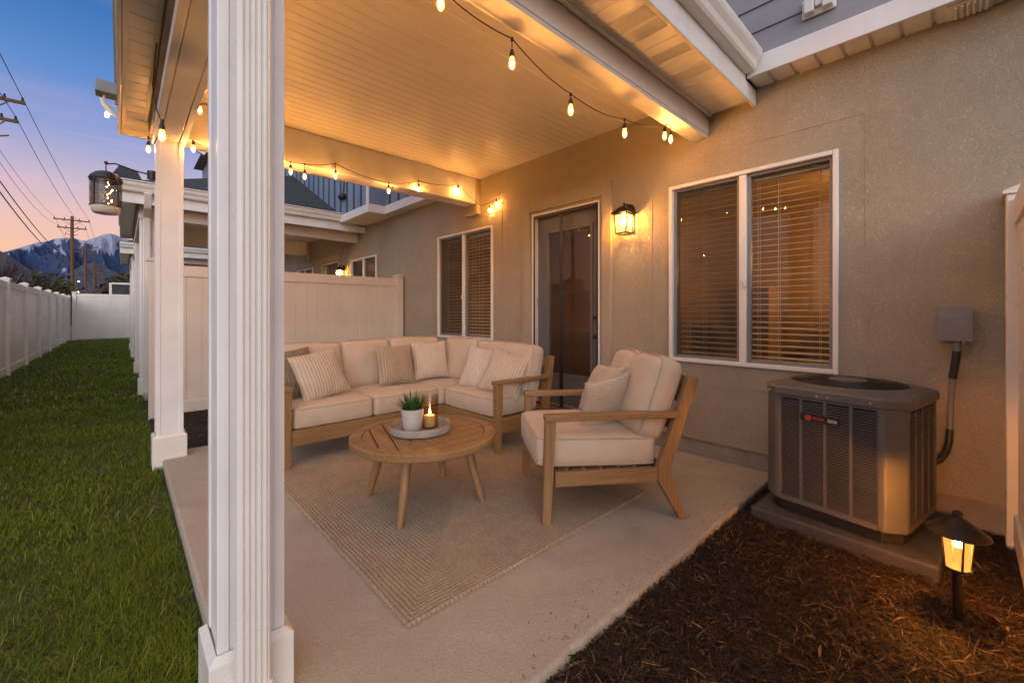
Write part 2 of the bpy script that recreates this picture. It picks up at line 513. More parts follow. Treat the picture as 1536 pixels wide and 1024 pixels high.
M['rug'] = surf('jute_rug', (0.395, 0.30, 0.208), (0.335, 0.25, 0.172), rough=0.95, nscale=9, detail=8, lo=0.3, hi=0.7, bump=0.5, bscale=300, bdist=0.002, fine=0.4, fscale=170, spec=0.15)
M['polewood'] = surf('weathered_pole_wood', (0.17, 0.085, 0.04), (0.10, 0.05, 0.025), rough=0.85, nscale=4, stretch=(4, 4, 0.3), bump=0.3)
M['bark'] = surf('bare_branch', (0.05, 0.03, 0.024), rough=0.9)
M['farwall'] = surf('far_house_wall', (0.25, 0.19, 0.13), rough=0.8)
M['farroof'] = surf('far_house_roof', (0.09, 0.07, 0.055), rough=0.9)
M['fardark'] = surf('dark_shed_wall', (0.03, 0.035, 0.04), rough=0.6)
M['shrub'] = tint_mat('autumn_shrub_leaf', [(0, (0.03, 0.035, 0.012)), (0.6, (0.07, 0.06, 0.02)), (1, (0.13, 0.09, 0.03))], 0.8, 0.2)
M['yardlight'] = emis('far_yard_light', (1.0, 0.7, 0.4), 8)
M['tinglass'] = glass('ribbed_lantern_glass', (0.50, 0.47, 0.44), 1.0, rough=0.1)
M['frost'] = surf('frosted_lantern_base', (0.66, 0.61, 0.54), rough=0.4)
M['panel'] = surf('dark_solar_panel', (0.018, 0.02, 0.028), rough=0.25)

def yarn_mat(m):
    # colour follows rib height: lighter yarn on crowns, darker jute in grooves
    nt = m.node_tree; P = nt.nodes['Principled BSDF']; old = P.inputs['Base Color'].links[0].from_socket
    a = nt.nodes.new('ShaderNodeAttribute'); a.attribute_name = 'tint'
    c = mix(nt, maprange(nt, a.outputs['Fac'], 0.15, 0.85), mix(nt, 0.28, old, (0.16, 0.115, 0.08)), old)
    c = mix(nt, maprange(nt, a.outputs['Fac'], 0.6, 1.0, 0, 0.3), c, (0.56, 0.44, 0.32))
    nt.links.new(c, P.inputs['Base Color'])


yarn_mat(M['rug'])

def stain(m, col, scale, lo, hi, amt, stretch=(1, 1, 1), dist=1.0):
    # irregular water marks and dirt with their own outline
    nt = m.node_tree; P = nt.nodes['Principled BSDF']; old = P.inputs['Base Color'].links[0].from_socket
    f = maprange(nt, noise(nt, coords(nt, stretch), scale, 7, 0.62, dist), lo, hi)
    nt.links.new(mix(nt, mathn(nt, 'MULTIPLY', f, amt), old, col), P.inputs['Base Color'])


stain(M['concrete'], (0.22, 0.18, 0.145), 1.3, 0.52, 0.72, 0.45)
stain(M['concrete'], (0.52, 0.46, 0.40), 3.7, 0.55, 0.75, 0.5)
stain(M['concrete'], (0.13, 0.10, 0.08), 17, 0.66, 0.74, 0.5, dist=0.4)
stain(M['trim'], (0.42, 0.37, 0.31), 5, 0.60, 0.74, 0.22, (1, 1, 0.15))
stain(M['white'], (0.45, 0.40, 0.34), 4, 0.60, 0.76, 0.2, (1, 1, 0.2))
stain(M['stucco'], (0.24, 0.19, 0.14), 2.2, 0.60, 0.78, 0.25, (1, 1, 0.3))

# ------------------------------------------------------------------ world + sun
w = bpy.data.worlds.new('World'); SC.world = w; w.use_nodes = True
wn = w.node_tree; wl = wn.links
bg = wn.nodes['Background']
tc = wn.nodes.new('ShaderNodeTexCoord')
sp = wn.nodes.new('ShaderNodeSeparateXYZ'); wl.new(tc.outputs['Generated'], sp.inputs[0])
cr = wn.nodes.new('ShaderNodeValToRGB')
stops = [(0.0, (0.60, 0.29, 0.17)), (0.10, (0.72, 0.41, 0.285)), (0.158, (0.64, 0.40, 0.385)), (0.215, (0.45, 0.355, 0.47)), (0.285, (0.225, 0.265, 0.51)),
         (0.37, (0.075, 0.19, 0.475)), (0.46, (0.022, 0.122, 0.375)), (0.60, (0.30, 0.31, 0.42)), (1.0, (0.46, 0.45, 0.52))]
el = cr.color_ramp.elements
while len(el) < len(stops): el.new(0.5)
for e, (p, c) in zip(el, stops): e.position = p; e.color = (*c, 1)
wl.new(sp.outputs['Z'], cr.inputs[0])
# thin pink and grey dusk clouds
mp = wn.nodes.new('ShaderNodeMapping'); mp.inputs['Scale'].default_value = (1.2, 1.2, 5.5); mp.inputs['Rotation'].default_value = (0.12, -0.1, 0.3)
wl.new(tc.outputs['Generated'], mp.inputs[0])
cn = noise(wn, mp.outputs[0], 3.1, 6, 0.55, 0.6)
cl = maprange(wn, cn, 0.50, 0.72)
band = mathn(wn, 'MULTIPLY', maprange(wn, sp.outputs['Z'], 0.06, 0.16), maprange(wn, sp.outputs['Z'], 0.38, 0.24))
skyc = mix(wn, mathn(wn, 'MULTIPLY', mathn(wn, 'MULTIPLY', cl, band), 0.55), cr.outputs[0], (0.62, 0.36, 0.46))
# physical twilight sky underneath, and the brighter afterglow on the side behind the camera
nish = wn.nodes.new('ShaderNodeTexSky'); nish.sky_type = 'NISHITA'; nish.sun_disc = False
nish.sun_elevation = R(2.0); nish.sun_rotation = R(218)
SKY_N = 0.03
dn = wn.nodes.new('ShaderNodeVectorMath'); dn.operation = 'DOT_PRODUCT'
wl.new(tc.outputs['Generated'], dn.inputs[0]); dn.inputs[1].default_value = Vector((-0.55, -0.80, 0.10)).normalized()
glow = mathn(wn, 'POWER', maprange(wn, dn.outputs['Value'], 0.05, 1.0), 1.3)
AFTER = (1.06, 1.02, 0.98)
aft = mix(wn, glow, (0, 0, 0), AFTER)
tot = mix(wn, 1.0, skyc, aft, 'ADD')
sc_n = mix(wn, 1.0, nish.outputs[0], (SKY_N, SKY_N, SKY_N), 'MULTIPLY')
tot = mix(wn, 1.0, tot, sc_n, 'ADD')
wl.new(tot, bg.inputs['Color']); bg.inputs['Strength'].default_value = 1.0

sl = bpy.data.lights.new('sun', 'SUN'); sl.energy = 0.62; sl.angle = R(35); sl.color = (1.0, 0.99, 0.98)
so = bpy.data.objects.new('sun', sl); COL.objects.link(so)
so.rotation_euler = Vector((0.50, 0.80, -0.22)).to_track_quat('-Z', 'Y').to_euler()

# ------------------------------------------------------------------ ground, patio, mulch, lawn
YS = 6.85                      # spacing of the row houses
WX = 3.47                      # face of the house wall
NU = 3
mb = MB(); mb.add([(-9000, -3000, -0.2), (9000, -3000, -0.2), (9000, 9000, -0.2), (-9000, 9000, -0.2)], [(0, 1, 2, 3)])
setp(mb.build('ground', M['ground']), kind='structure')


def lawn_z(y):
    return -0.085 + 0.085 * np.clip(np.asarray(y) / 25.0, 0, 1)


nx, ny = 10, 80
gx = np.linspace(-1.9, 0.235, nx); gy = np.linspace(-3.0, 26.0, ny)
X, Y = np.meshgrid(gx, gy)
Z = lawn_z(Y) + 0.012 * (fbm(X * 2.3, Y * 2.3, 3, 5) - 0.5)
idx = np.arange(nx * ny).reshape(ny, nx)
Q = np.stack([idx[:-1, :-1], idx[:-1, 1:], idx[1:, 1:], idx[1:, :-1]], -1).reshape(-1, 4)
setp(npmesh('lawn', np.stack([X, Y, Z], -1).reshape(-1, 3), Q, M['turf']), kind='structure')
# side strip in front of the neighbours (x .235 on) is covered by their patios
for k in range(NU):
    mb = MB(); y0 = k * YS
    # slab with a broken, slightly uneven edge
    pts = [(0.24, 0.93 + y0)]
    n = 60
    for i in range(n + 1):
        t = i / n
        pts.append((0.24 + t * 3.24, 0.93 + y0 + 0.004 * math.sin(i * 2.7) + random.uniform(-0.004, 0.004)))
    pts = pts[1:]
    pts += [(3.48, 4.56 + y0), (0.24, 4.56 + y0)]
    mb.prism(pts, -0.19, 0.0)
    setp(mb.build('patio', M['concrete'], bevel=0.012, segs=2), kind='structure')


def mulch_sheet(x0, x1, y0, y1, z):
    n, m = 60, 40
    X, Y = np.meshgrid(np.linspace(x0, x1, n), np.linspace(y0, y1, m))
    Z = z + 0.03 * (fbm(X * 5, Y * 5, 4, 9) - 0.5)
    idx = np.arange(n * m).reshape(m, n)
    Q = np.stack([idx[:-1, :-1], idx[:-1, 1:], idx[1:, 1:], idx[1:, :-1]], -1).reshape(-1, 4)
    return setp(npmesh('mulch_bed', np.stack([X, Y, Z], -1).reshape(-1, 3), Q, M['mulchbase']), kind='structure')


mulch_sheet(0.2, 3.49, -1.6, 0.95, -0.045)
for k in range(NU):
    mulch_sheet(0.235, 3.49, 4.55 + k * YS, 7.8 + k * YS, -0.05)


def ribbons(n, x, y, z, length, width, yaw, pitch, bend, tint, segs=3):
    """n curved shreds, each a strip of quads with its own tint"""
    k = segs + 1
    t = np.linspace(-0.5, 0.5, k)[None, :]
    ang = yaw[:, None] + bend[:, None] * t
    step = length[:, None] / segs
    cx = np.cumsum(np.cos(ang) * step, 1); cy = np.cumsum(np.sin(ang) * step, 1)
    cx -= cx.mean(1, keepdims=True); cy -= cy.mean(1, keepdims=True)
    cz = t * length[:, None] * np.sin(pitch)[:, None] + 0.12 * length[:, None] * (0.25 - t * t) * 2
    prof = (1 - (2 * np.abs(t)) ** 3 * 0.75)
    wx = -np.sin(ang) * width[:, None] * 0.5 * prof; wy = np.cos(ang) * width[:, None] * 0.5 * prof
    tilt = RNG.uniform(-0.5, 0.5, n)[:, None] * width[:, None] * prof
    A = np.stack([x[:, None] + cx + wx, y[:, None] + cy + wy, z[:, None] + cz + tilt * 0.5], -1)
    B = np.stack([x[:, None] + cx - wx, y[:, None] + cy - wy, z[:, None] + cz - tilt * 0.5], -1)
    V = np.stack([A, B], 2).reshape(-1, 3)
    base = (np.arange(n) * k * 2)[:, None]
    j = np.arange(segs)[None, :] * 2
    Q = np.stack([base + j, base + j + 1, base + j + 3, base + j + 2], -1).reshape(-1, 4)
    return V, Q, np.repeat(tint, k * 2)


def mulch_chips(name, n, x0, x1, y0, y1, z, big=1.0):
    x = RNG.uniform(x0, x1, n); y = RNG.uniform(y0, y1, n)
    zz = z + 0.03 * (fbm(x * 5, y * 5, 4, 9) - 0.5) + RNG.uniform(0.0, 0.016, n)
    L = RNG.gamma(3.0, 0.010, n) * big + 0.010
    W = RNG.uniform(0.0015, 0.0042, n) * big * (1 + (RNG.random(n) < 0.08) * 1.3)
    V, Q, T = ribbons(n, x, y, zz, L, W, RNG.uniform(0, 2 * PI, n), RNG.normal(0, 0.28, n), RNG.normal(0, 0.9, n), RNG.random(n) ** 1.8)
    return setp(npmesh(name, V, Q, M['chip'], smooth=False, attr=T), kind='stuff')


c1 = mulch_chips('bark_mulch', 62000, 0.35, 3.47, -0.75, 0.945, -0.040, 1.12)
setp(c1, 'dark shredded bark mulch around the air conditioner and path light', 'mulch')
c2 = mulch_chips('bark_mulch', 9000, 0.25, 3.45, 4.57, 6.4, -0.045, 1.5)
setp(c2, 'strip of dark bark mulch between the patio and the privacy fence', 'mulch')


def strays(n):
    x = RNG.uniform(0.9, 3.3, n); y = 0.955 + RNG.gamma(1.2, 0.035, n)
    L = RNG.uniform(0.006, 0.026, n)
    V, Q, T = ribbons(n, x, y, np.full(n, 0.003), L, RNG.uniform(0.0015, 0.004, n), RNG.uniform(0, 2 * PI, n), RNG.normal(0, 0.08, n), RNG.normal(0, 0.7, n), RNG.random(n))
    return npmesh('mulch_bits', V, Q, M['chip'], smooth=False, attr=T)


setp(strays(110), 'stray bark bits scattered on the concrete edge beside the mulch bed', 'mulch', kind='stuff')


def grass(n, x0, x1, y0, y1, h, wd, keep=None, yp=1.0):
    x = RNG.uniform(x0, x1, n); y = y0 + (y1 - y0) * RNG.random(n) ** yp
    cl = fbm(x * 3.1, y * 3.1, 3, 21)
    keepm = RNG.random(n) < np.clip(0.35 + 1.6 * (cl - 0.2), 0.25, 1)
    x = x[keepm]; y = y[keepm]; cl = cl[keepm]; n = len(x)
    z = lawn_z(y) + 0.012 * (fbm(x * 2.3, y * 2.3, 3, 5) - 0.5) - 0.004
    hh = h * RNG.uniform(0.5, 1.25, n) * (0.65 + 0.7 * cl); ww = wd * RNG.uniform(0.6, 1.3, n)
    yaw = RNG.uniform(0, 2 * PI, n); lean = np.abs(RNG.normal(0.95, 0.5, n)) * hh
    dx, dy = np.cos(yaw), np.sin(yaw)
    px, py = -dy, dx
    tint = np.clip(0.45 * RNG.random(n) + 0.75 * (cl - 0.25), 0, 0.88)
    tw = RNG.random(n) < 0.045
    lean[tw] *= 1.5; hh[tw] *= 1.15
    tint[tw] = RNG.uniform(0.9, 1.0, tw.sum())
    lv = [(0.0, 0.0, 1.0), (0.5, 0.28, 0.85), (0.85, 0.68, 0.5), (1.0, 1.0, 0.05)]
    rows = []
    for (fz, fl, fw) in lv:
        cxx = x + dx * lean * fl; cyy = y + dy * lean * fl; czz = z + hh * fz * np.where(fz == 1.0, 0.93, 1)
        rows.append(np.stack([cxx + px * ww * fw / 2, cyy + py * ww * fw / 2, czz], -1))
        rows.append(np.stack([cxx - px * ww * fw / 2, cyy - py * ww * fw / 2, czz], -1))
    V = np.stack(rows, 1).reshape(-1, 3)
    b = (np.arange(n) * 8)[:, None]; j = np.arange(3)[None, :] * 2
    Q = np.stack([b + j, b + j + 1, b + j + 3, b + j + 2], -1).reshape(-1, 4)
    return V, Q, np.repeat(tint, 8)


parts = [grass(165000, -1.75, 0.228, 0.35, 3.2, 0.028, 0.0025), grass(70000, -1.75, 0.228, 3.2, 7.5, 0.036, 0.0048),
         grass(52000, -1.8, 0.228, 7.5, 25.4, 0.045, 0.013, yp=1.3)]
off = 0; Vs = []; Qs = []; Ts = []
for V, Q, T in parts:
    Vs.append(V); Qs.append(Q + off); Ts.append(T); off += len(V)
g = npmesh('grass', np.concatenate(Vs), np.concatenate(Qs), M['blade'], smooth=True, attr=np.concatenate(Ts))
setp(g, 'long strip of green lawn grass between the white fence and the patios', 'grass', kind='stuff')


# ------------------------------------------------------------------ houses
def wall_open(mb, xf, xb, ya, yb, za, zb, ops):
    ys = sorted({ya, yb} | {o[0] for o in ops} | {o[1] for o in ops}); zs = sorted({za, zb} | {o[2] for o in ops} | {o[3] for o in ops})
    vid = {}

    def V(x, y, z):
        key = (x, y, z)
        if key not in vid:
            vid[key] = len(mb.v); mb.v.append(key)
        return vid[key]

    def face(*k):
        mb.f.append(tuple(V(*q) for q in k)); mb.mi.append(0)
    inside = lambda y, z: any(o[0] < y < o[1] and o[2] < z < o[3] for o in ops)
    for i in range(len(ys) - 1):
        for j in range(len(zs) - 1):
            a, b, c, d = ys[i], ys[i + 1], zs[j], zs[j + 1]
            if inside((a + b) / 2, (c + d) / 2): continue
            face((xf, a, c), (xf, a, d), (xf, b, d), (xf, b, c))
            face((xb, a, c), (xb, b, c), (xb, b, d), (xb, a, d))
    for (a, b, c, d) in ops:
        face((xf, a, c), (xf, b, c), (xb, b, c), (xb, a, c)); face((xf, a, d), (xb, a, d), (xb, b, d), (xf, b, d))
        face((xf, a, c), (xb, a, c), (xb, a, d), (xf, a, d)); face((xf, b, c), (xf, b, d), (xb, b, d), (xb, b, c))


W2 = (0.56, 1.73, 0.76, 2.25)
W1 = (4.08, 5.35, 0.81, 2.29)
DO = (2.45, 3.385, 0.15, 2.29)


def make_window(h, y0, wv, wide_cords=True):
    a, b, c, d = wv[0] + y0, wv[1] + y0, wv[2], wv[3]
    fr = MB(); fw = 0.032; xo = WX - 0.022
    # outer frame: four mitre-free boards, butted
    fr.box(xo, WX + 0.05, a, a + fw, c, d); fr.box(xo, WX + 0.05, b - fw, b, c, d)
    fr.box(xo, WX + 0.05, a + fw, b - fw, d - fw, d); fr.box(xo, WX + 0.05, a + fw, b - fw, c, c + fw)
    m = (a + b) / 2
    fr.box(WX - 0.012, WX + 0.045, m - 0.026, m + 0.026, c + fw, d - fw)
    win = fr.build('window', M['white'], h, bevel=0.006)
    # inner stops
    st = MB()
    for (p, q) in ((a + fw, m - 0.026), (m + 0.026, b - fw)):
        for (u, v, s, t) in ((p, p + 0.022, c + fw, d - fw), (q - 0.022, q, c + fw, d - fw), (p + 0.022, q - 0.022, d - fw - 0.022, d - fw), (p + 0.022, q - 0.022, c + fw, c + fw + 0.022)):
            st.box(WX + 0.012, WX + 0.06, u, v, s, t)
    st.build('sash', M['greybox'] if True else M['white'], win, bevel=0.003)
    for (p, q) in ((a + fw + 0.018, m - 0.05), (m + 0.05, b - fw - 0.018)):
        gl = MB(); gl.box(WX + 0.040, WX + 0.044, p, q, c + fw + 0.018, d - fw - 0.018); gl.build('pane', M['glass'], win)
    # insect screen on the far half
    s = MB(); p, q = m + 0.035, b - fw
    s.add([(WX + 0.018, p, c + fw), (WX + 0.018, q, c + fw), (WX + 0.018, q, d - fw), (WX + 0.018, p, d - fw)], [(0, 1, 2, 3)])
    s.build('insect_screen', M['screen'], win)
    # latch
    l = MB(); l.box(WX - 0.03, WX - 0.012, m - 0.03, m - 0.015, 1.36, 1.42); l.tube([(WX - 0.028, m - 0.02, 1.415), (WX - 0.05, m - 0.02, 1.40), (WX - 0.045, m - 0.02, 1.36)], 0.005, 6)
    l.build('latch', M['white'], win, smooth=True)
    bl = MB()
    z = d - fw - 0.05
    i = 0
    while z > c + fw + 0.03:
        for (p, q) in ((a + 0.05, m - 0.01), (m + 0.01, b - 0.05)):
            t = R(9 + 1.5 * math.sin(i * 1.3) + random.uniform(-1, 1)); cx = WX + 0.125; hw = 0.024
            dx, dz = hw * math.cos(t), hw * math.sin(t)
            th = 0.0021
            sg = random.uniform(-0.0012, 0.0012)
            bl.add([(cx - dx, p, z - dz - th), (cx + dx, p, z + dz - th), (cx + dx, q, z + dz - th + sg), (cx - dx, q, z - dz - th + sg),
                    (cx - dx, p, z - dz + th), (cx + dx, p, z + dz + th), (cx + dx, q, z + dz + th + sg), (cx - dx, q, z - dz + th + sg)],
                   [(0, 3, 2, 1), (4, 5, 6, 7), (0, 1, 5, 4), (1, 2, 6, 5), (2, 3, 7, 6), (3, 0, 4, 7)])
        z -= 0.0445; i += 1
    for (p, q) in ((a + 0.05, m - 0.01), (m + 0.01, b - 0.05)):
        bl.box(WX + 0.085, WX + 0.165, p, q, d - fw - 0.045, d - fw + 0.02)
        bl.box(WX + 0.10, WX + 0.15, p, q, c + fw + 0.004, c + fw + 0.02)
        for t in (0.14, 0.62, 0.88):
            yy = p + (q - p) * t
            bl.tube([(WX + 0.10, yy, c + fw), (WX + 0.10, yy, d - fw)], 0.0016, 5); bl.tube([(WX + 0.152, yy, c + fw), (WX + 0.152, yy, d - fw)], 0.0016, 5)
    bl.build('blind', M['slat'], win)
    return win


def make_house(k):
    y0 = k * YS
    labels = ['taupe stucco house wall with two blind covered windows and a screened door',
              'neighbouring house with blue board and batten upper wall past the privacy fence',
              'farther row house mostly hidden behind the neighbouring patio cover']
    h = thing('house', labels[k], 'house', (WX, 2.9 + y0, 0), group='row houses along the lawn')
    ya = -3.2 if k == 0 else -0.3 + y0
    yb = 6.549 + y0
    off = lambda o: (o[0] + y0, o[1] + y0, o[2], o[3])
    mb = MB(); wall_open(mb, WX, WX + 0.2, ya, yb, 0.13, 2.962, [off(W2), off(W1), off(DO)])
    mb.build('wall', M['stucco'], h)
    mb = MB(); mb.box(WX + 0.016, WX + 0.19, ya, yb, -0.2, 0.13); mb.build('foundation', M['foundation'], h)
    # raised stucco band round the door
    mb = MB(); x0, x1 = WX - 0.024, WX + 0.02
    mb.box(x0, x1, 2.31 + y0, DO[0] - 0.03 + y0, 0.132, 2.45); mb.box(x0, x1, DO[1] + 0.03 + y0, 3.53 + y0, 0.132, 2.45)
    mb.box(x0, x1, DO[0] - 0.03 + y0, DO[1] + 0.03 + y0, DO[3] + 0.03, 2.45)
    mb.build('door_surround', M['stucco_band'], h, bevel=0.004)
    # control joints: narrow beads proud of the wall
    jx0, jx1 = WX - 0.0035, WX + 0.01
    for (ja, jb) in ((0.42, 1.895), (3.91, 5.52)):
        mb = MB()
        for y in (ja, jb): mb.box(jx0, jx1, y - 0.006 + y0, y + 0.006 + y0, 0.6, 2.44)
        mb.box(jx0, jx1, ja - 0.006 + y0, jb + 0.006 + y0, 2.4405, 2.4525); mb.box(jx0, jx1, ja - 0.006 + y0, jb + 0.006 + y0, 0.587, 0.5995)
        mb.build('control_joint', M['stucco_band'], h)
    make_window(h, y0, W2); make_window(h, y0, W1)
    # door
    a, b, c, d = off(DO)
    fm = MB(); t = 0.02
    fm.box(WX - 0.010, WX + 0.12, a - 0.001, a + t, c, d); fm.box(WX - 0.010, WX + 0.12, b - t, b + 0.001, c, d); fm.box(WX - 0.010, WX + 0.12, a + t, b - t, d - t, d)
    fm.build('door_frame', M['white'], h, bevel=0.004)
    dm = MB(); xa, xb = WX + 0.075, WX + 0.115
    la, lb, lc, ld = 2.62 + y0, 3.20 + y0, 0.5, 2.06
    wall_open(dm, xa, xb, a + t, b - t, c + 0.02, d - t, [(la, lb, lc, ld)])
    dr = dm.build('door', M['door'], h)
    r = MB()
    for (p, q, s, u) in ((la - 0.03, la, lc - 0.03, ld + 0.03), (lb, lb + 0.03, lc - 0.03, ld + 0.03), (la, lb, ld, ld + 0.03), (la, lb, lc - 0.03, lc)): r.box(xa - 0.012, xa + 0.01, p, q, s, u)
    r.build('glass_bead', M['door'], dr, bevel=0.004)
    g = MB(); g.box(xa + 0.016, xa + 0.022, la, lb, lc, ld); g.build('pane', M['doorglass'], dr)
    for zz, rr in ((0.93, 0.026), (1.12, 0.02)):
        kn = MB(); kn.tube([(xa, a + 0.085, zz), (xa - 0.03, a + 0.085, zz)], 0.011, 10); kn.ball((xa - 0.045, a + 0.085, zz), rr, 12, 8)
        kn.build('handle' if zz < 1 else 'deadbolt', M['black'], dr, smooth=True)
    for zz in (0.4, 1.25, 2.0):
        hg = MB(); hg.tube([(xa - 0.006, b - t - 0.01, zz), (xa - 0.006, b - t - 0.01, zz + 0.09)], 0.008, 8); hg.build('hinge', M['greybox'], dr, smooth=True)
    # magnetic screen hung in the frame
    s = MB(); xs = WX + 0.004
    mid = (a + b) / 2 + 0.03
    for (p, q, u, v) in ((a + t, a + t + 0.022, c, d - t), (b - t - 0.022, b - t, c, d - t), (a + t + 0.022, b - t - 0.022, d - t - 0.03, d - t), (mid - 0.024, mid + 0.024, c + 0.012, d - t - 0.03), (a + t + 0.022, b - t - 0.022, c, c + 0.012)):
        s.box(xs - 0.010, xs - 0.005, p, q, u, v)
    sc = s.build('screen_door', M['black'], h)
    s = MB(); nn = 14
    ys = [a + t + 0.02 + (b - a - 2 * t - 0.032) * i / nn for i in range(nn + 1)]
    for i in range(nn):
        f = lambda y: xs + 0.004 * math.sin((y - a) * 11)
        s.add([(f(ys[i]), ys[i], c), (f(ys[i + 1]), ys[i + 1], c), (f(ys[i + 1]), ys[i + 1], d - t), (f(ys[i]), ys[i], d - t)], [(0, 1, 2, 3)])
    s.build('mesh', M['doorscreen'], sc, smooth=True)
    # threshold step
    s = MB(); s.box(WX - 0.15, WX + 0.1, 2.40 + y0, 3.42 + y0, 0.105, 0.145); s.box(WX - 0.13, WX + 0.01, 2.43 + y0, 3.39 + y0, 0.0, 0.105)
    s.build('doorstep', M['step'], h, bevel=0.004)
    # room behind the openings
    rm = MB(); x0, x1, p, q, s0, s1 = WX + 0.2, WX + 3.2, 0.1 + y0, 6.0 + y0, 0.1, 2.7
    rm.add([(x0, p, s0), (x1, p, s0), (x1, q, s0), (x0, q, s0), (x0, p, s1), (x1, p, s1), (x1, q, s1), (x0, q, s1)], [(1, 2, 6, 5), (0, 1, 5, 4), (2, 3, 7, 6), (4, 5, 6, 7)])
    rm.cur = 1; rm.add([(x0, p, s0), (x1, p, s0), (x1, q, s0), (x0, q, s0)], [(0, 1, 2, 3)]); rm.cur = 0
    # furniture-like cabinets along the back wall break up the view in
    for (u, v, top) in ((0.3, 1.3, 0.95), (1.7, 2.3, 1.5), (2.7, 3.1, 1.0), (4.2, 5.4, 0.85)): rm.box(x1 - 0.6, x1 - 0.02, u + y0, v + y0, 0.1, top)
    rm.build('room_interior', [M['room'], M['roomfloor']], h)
    for xx, yy, zz in ((6.0, 0.55, 1.85), (5.7, 3.6, 2.0)):  # unseen lamps added inside to give the windows a warm glow
        lp = MB(); lp.lathe([(0, zz - 0.07), (0.10, zz - 0.06), (0.14, zz), (0.10, zz + 0.06), (0.02, zz + 0.075), (0, zz + 0.075)], xx, yy + y0, 20); lp.tube([(xx, yy + y0, zz + 0.07), (xx, yy + y0, 2.69)], 0.006, 6); lp.build('added_room_lamp', M['addedroomlamp'], h, smooth=True)
    # ---- overhanging upper storey
    ux = 3.275 if k == 0 else 2.99
    ua = -3.2 if k == 0 else 6.68 + (k - 1) * YS
    ub = 6.68 if k == 0 else 6.68 + k * YS - (0 if k < NU - 1 else 0)
    # the overhang is only open between the patio covers, which butt against the wall
    cov = [(1.05 + j * YS, 4.95 + j * YS) for j in range(-1, NU + 1)]
    segs = []; cur = ua
    for (p, q) in cov:
        if q <= ua or p >= ub: continue
        if p > cur: segs.append((cur, p))
        cur = max(cur, q)
    if cur < ub: segs.append((cur, ub))
    for (sa, sb) in segs:
        sm = MB(); bb = MB(); prof = []; y = sa
        while y < sb - 0.01:
            e = min(y + 0.135, sb)
            for (p, q, z) in ((y, e - 0.022, 2.84), (e - 0.022, e - 0.018, 2.846), (e - 0.018, e - 0.006, 2.852), (e - 0.006, e, 2.846)):
                if q > p: prof.append((p, z)); prof.append((q, z))
            y = e
        prof += [(sb, 2.875), (sa, 2.875)]
        sm.extrude(prof, 'x', ux, WX + 0.005 if k == 0 else WX - 0.002)
        bb.box(ux - 0.022, ux, sa, sb, 2.832, 2.968)
        if k == 1 and sa == ua: bb.box(ux - 0.022, 3.252, ua - 0.022, ua, 2.832, 2.968)
        sm.build('soffit', M['soffit'], h); bb.build('band_board', M['trim'], h, bevel=0.004)
    if k == 0:
        si = MB(); prof = []; z = 2.968; ex = 0.172
        while z < 5.6:
            prof += [(ux - 0.014, z), (ux - 0.002, z + ex)]; z += ex
        prof += [(ux + 0.1, z), (ux + 0.1, 2.968)]
        si.extrude(prof, 'y', ua, 4.9)
        si.build('upper_wall', M['siding'], h)
        bs = MB(); bs.box(ux, ux + 0.1, 4.9, ub, 2.969, 5.6); bs.build('upper_wall', M['batten'], h)
        bt = MB(); y = 5.0
        while y < ub: bt.box(ux - 0.014, ux - 0.0005, y - 0.02, y + 0.02, 2.968, 5.6); y += 0.3
        bt.build('batten', M['battstrip'], h)
        # cable bracket on the siding
        fx = MB(); c = at_x(1222, 9, ux - 0.03)
        for dy in (-0.075, 0.02): fx.box(ux - 0.075, ux - 0.016, c.y + dy - 0.022, c.y + dy + 0.03, c.z - 0.05, c.z + 0.05)
        fx.box(ux - 0.03, ux - 0.012, c.y - 0.11, c.y + 0.07, c.z - 0.06, c.z + 0.06)
        fx.box(ux - 0.06, ux - 0.02, c.y - 0.05, c.y - 0.005, c.z - 0.02, c.z + 0.035)
        fx.build('cable_bracket', M['white'], h, bevel=0.006)
        v = MB(); yv = at_x(1440, 18, 3.38).y
        v.box(3.30, 3.46, yv - 0.12, yv + 0.05, 2.828, 2.838)
        for i in range(6): v.box(3.32, 3.45, yv - 0.105 + i * 0.023, yv - 0.094 + i * 0.023, 2.818, 2.828)
        v.build('soffit_vent', M['soffit'], h, bevel=0.002)
    else:
        bs = MB(); bs.box(ux, ux + 0.5, ua, ub, 2.969, 5.6); bs.build('upper_wall', M['batten'], h)
        bt = MB(); y = ua + 0.02
        bt.box(ux - 0.02, ux - 0.001, ua - 0.018, ua + 0.07, 2.97, 5.6)
        bt.build('corner_board', M['trim'], h)
        bt = MB(); y = ua + 0.3
        while y < ub: bt.box(ux - 0.014, ux - 0.0005, y - 0.022, y + 0.022, 2.968, 5.6); y += 0.3
        bt.build('batten', M['battstrip'], h)
        if k == 1:
            fx = MB(); c = at_x(513, 295, ux - 0.05)
            for dz in (-0.05, 0.05): fx.ball((ux - 0.05, c.y + dz, c.z), 0.055, 12, 8)
            fx.tube([(ux - 0.01, c.y, c.z + 0.4), (ux - 0.03, c.y, c.z)], 0.012, 8)
            fx.build('wall_light', M['black'], h, smooth=True)
    # upper storey mass and roof
    rf = MB(); rz = 5.6
    rf.add([(ux - 0.35, ua - 0.001, rz), (9.0, ua - 0.001, rz), (9.0, ub - 0.002, rz), (ux - 0.35, ub - 0.002, rz), (6, ua - 0.001, rz + 1.6), (6, ub - 0.002, rz + 1.6)],
           [(0, 3, 2, 1), (0, 4, 5, 3), (1, 2, 5, 4), (0, 1, 4), (3, 5, 2)])
    rf.build('roof', M['shingle_y'], h)
    mm = MB(); mm.box(WX + 0.5, 9.0, ua + 0.01, ub - 0.01, 2.95, 5.59); mm.build('inner_mass', M['battstrip'], h)
    return h


houses = [make_house(k) for k in range(NU)]
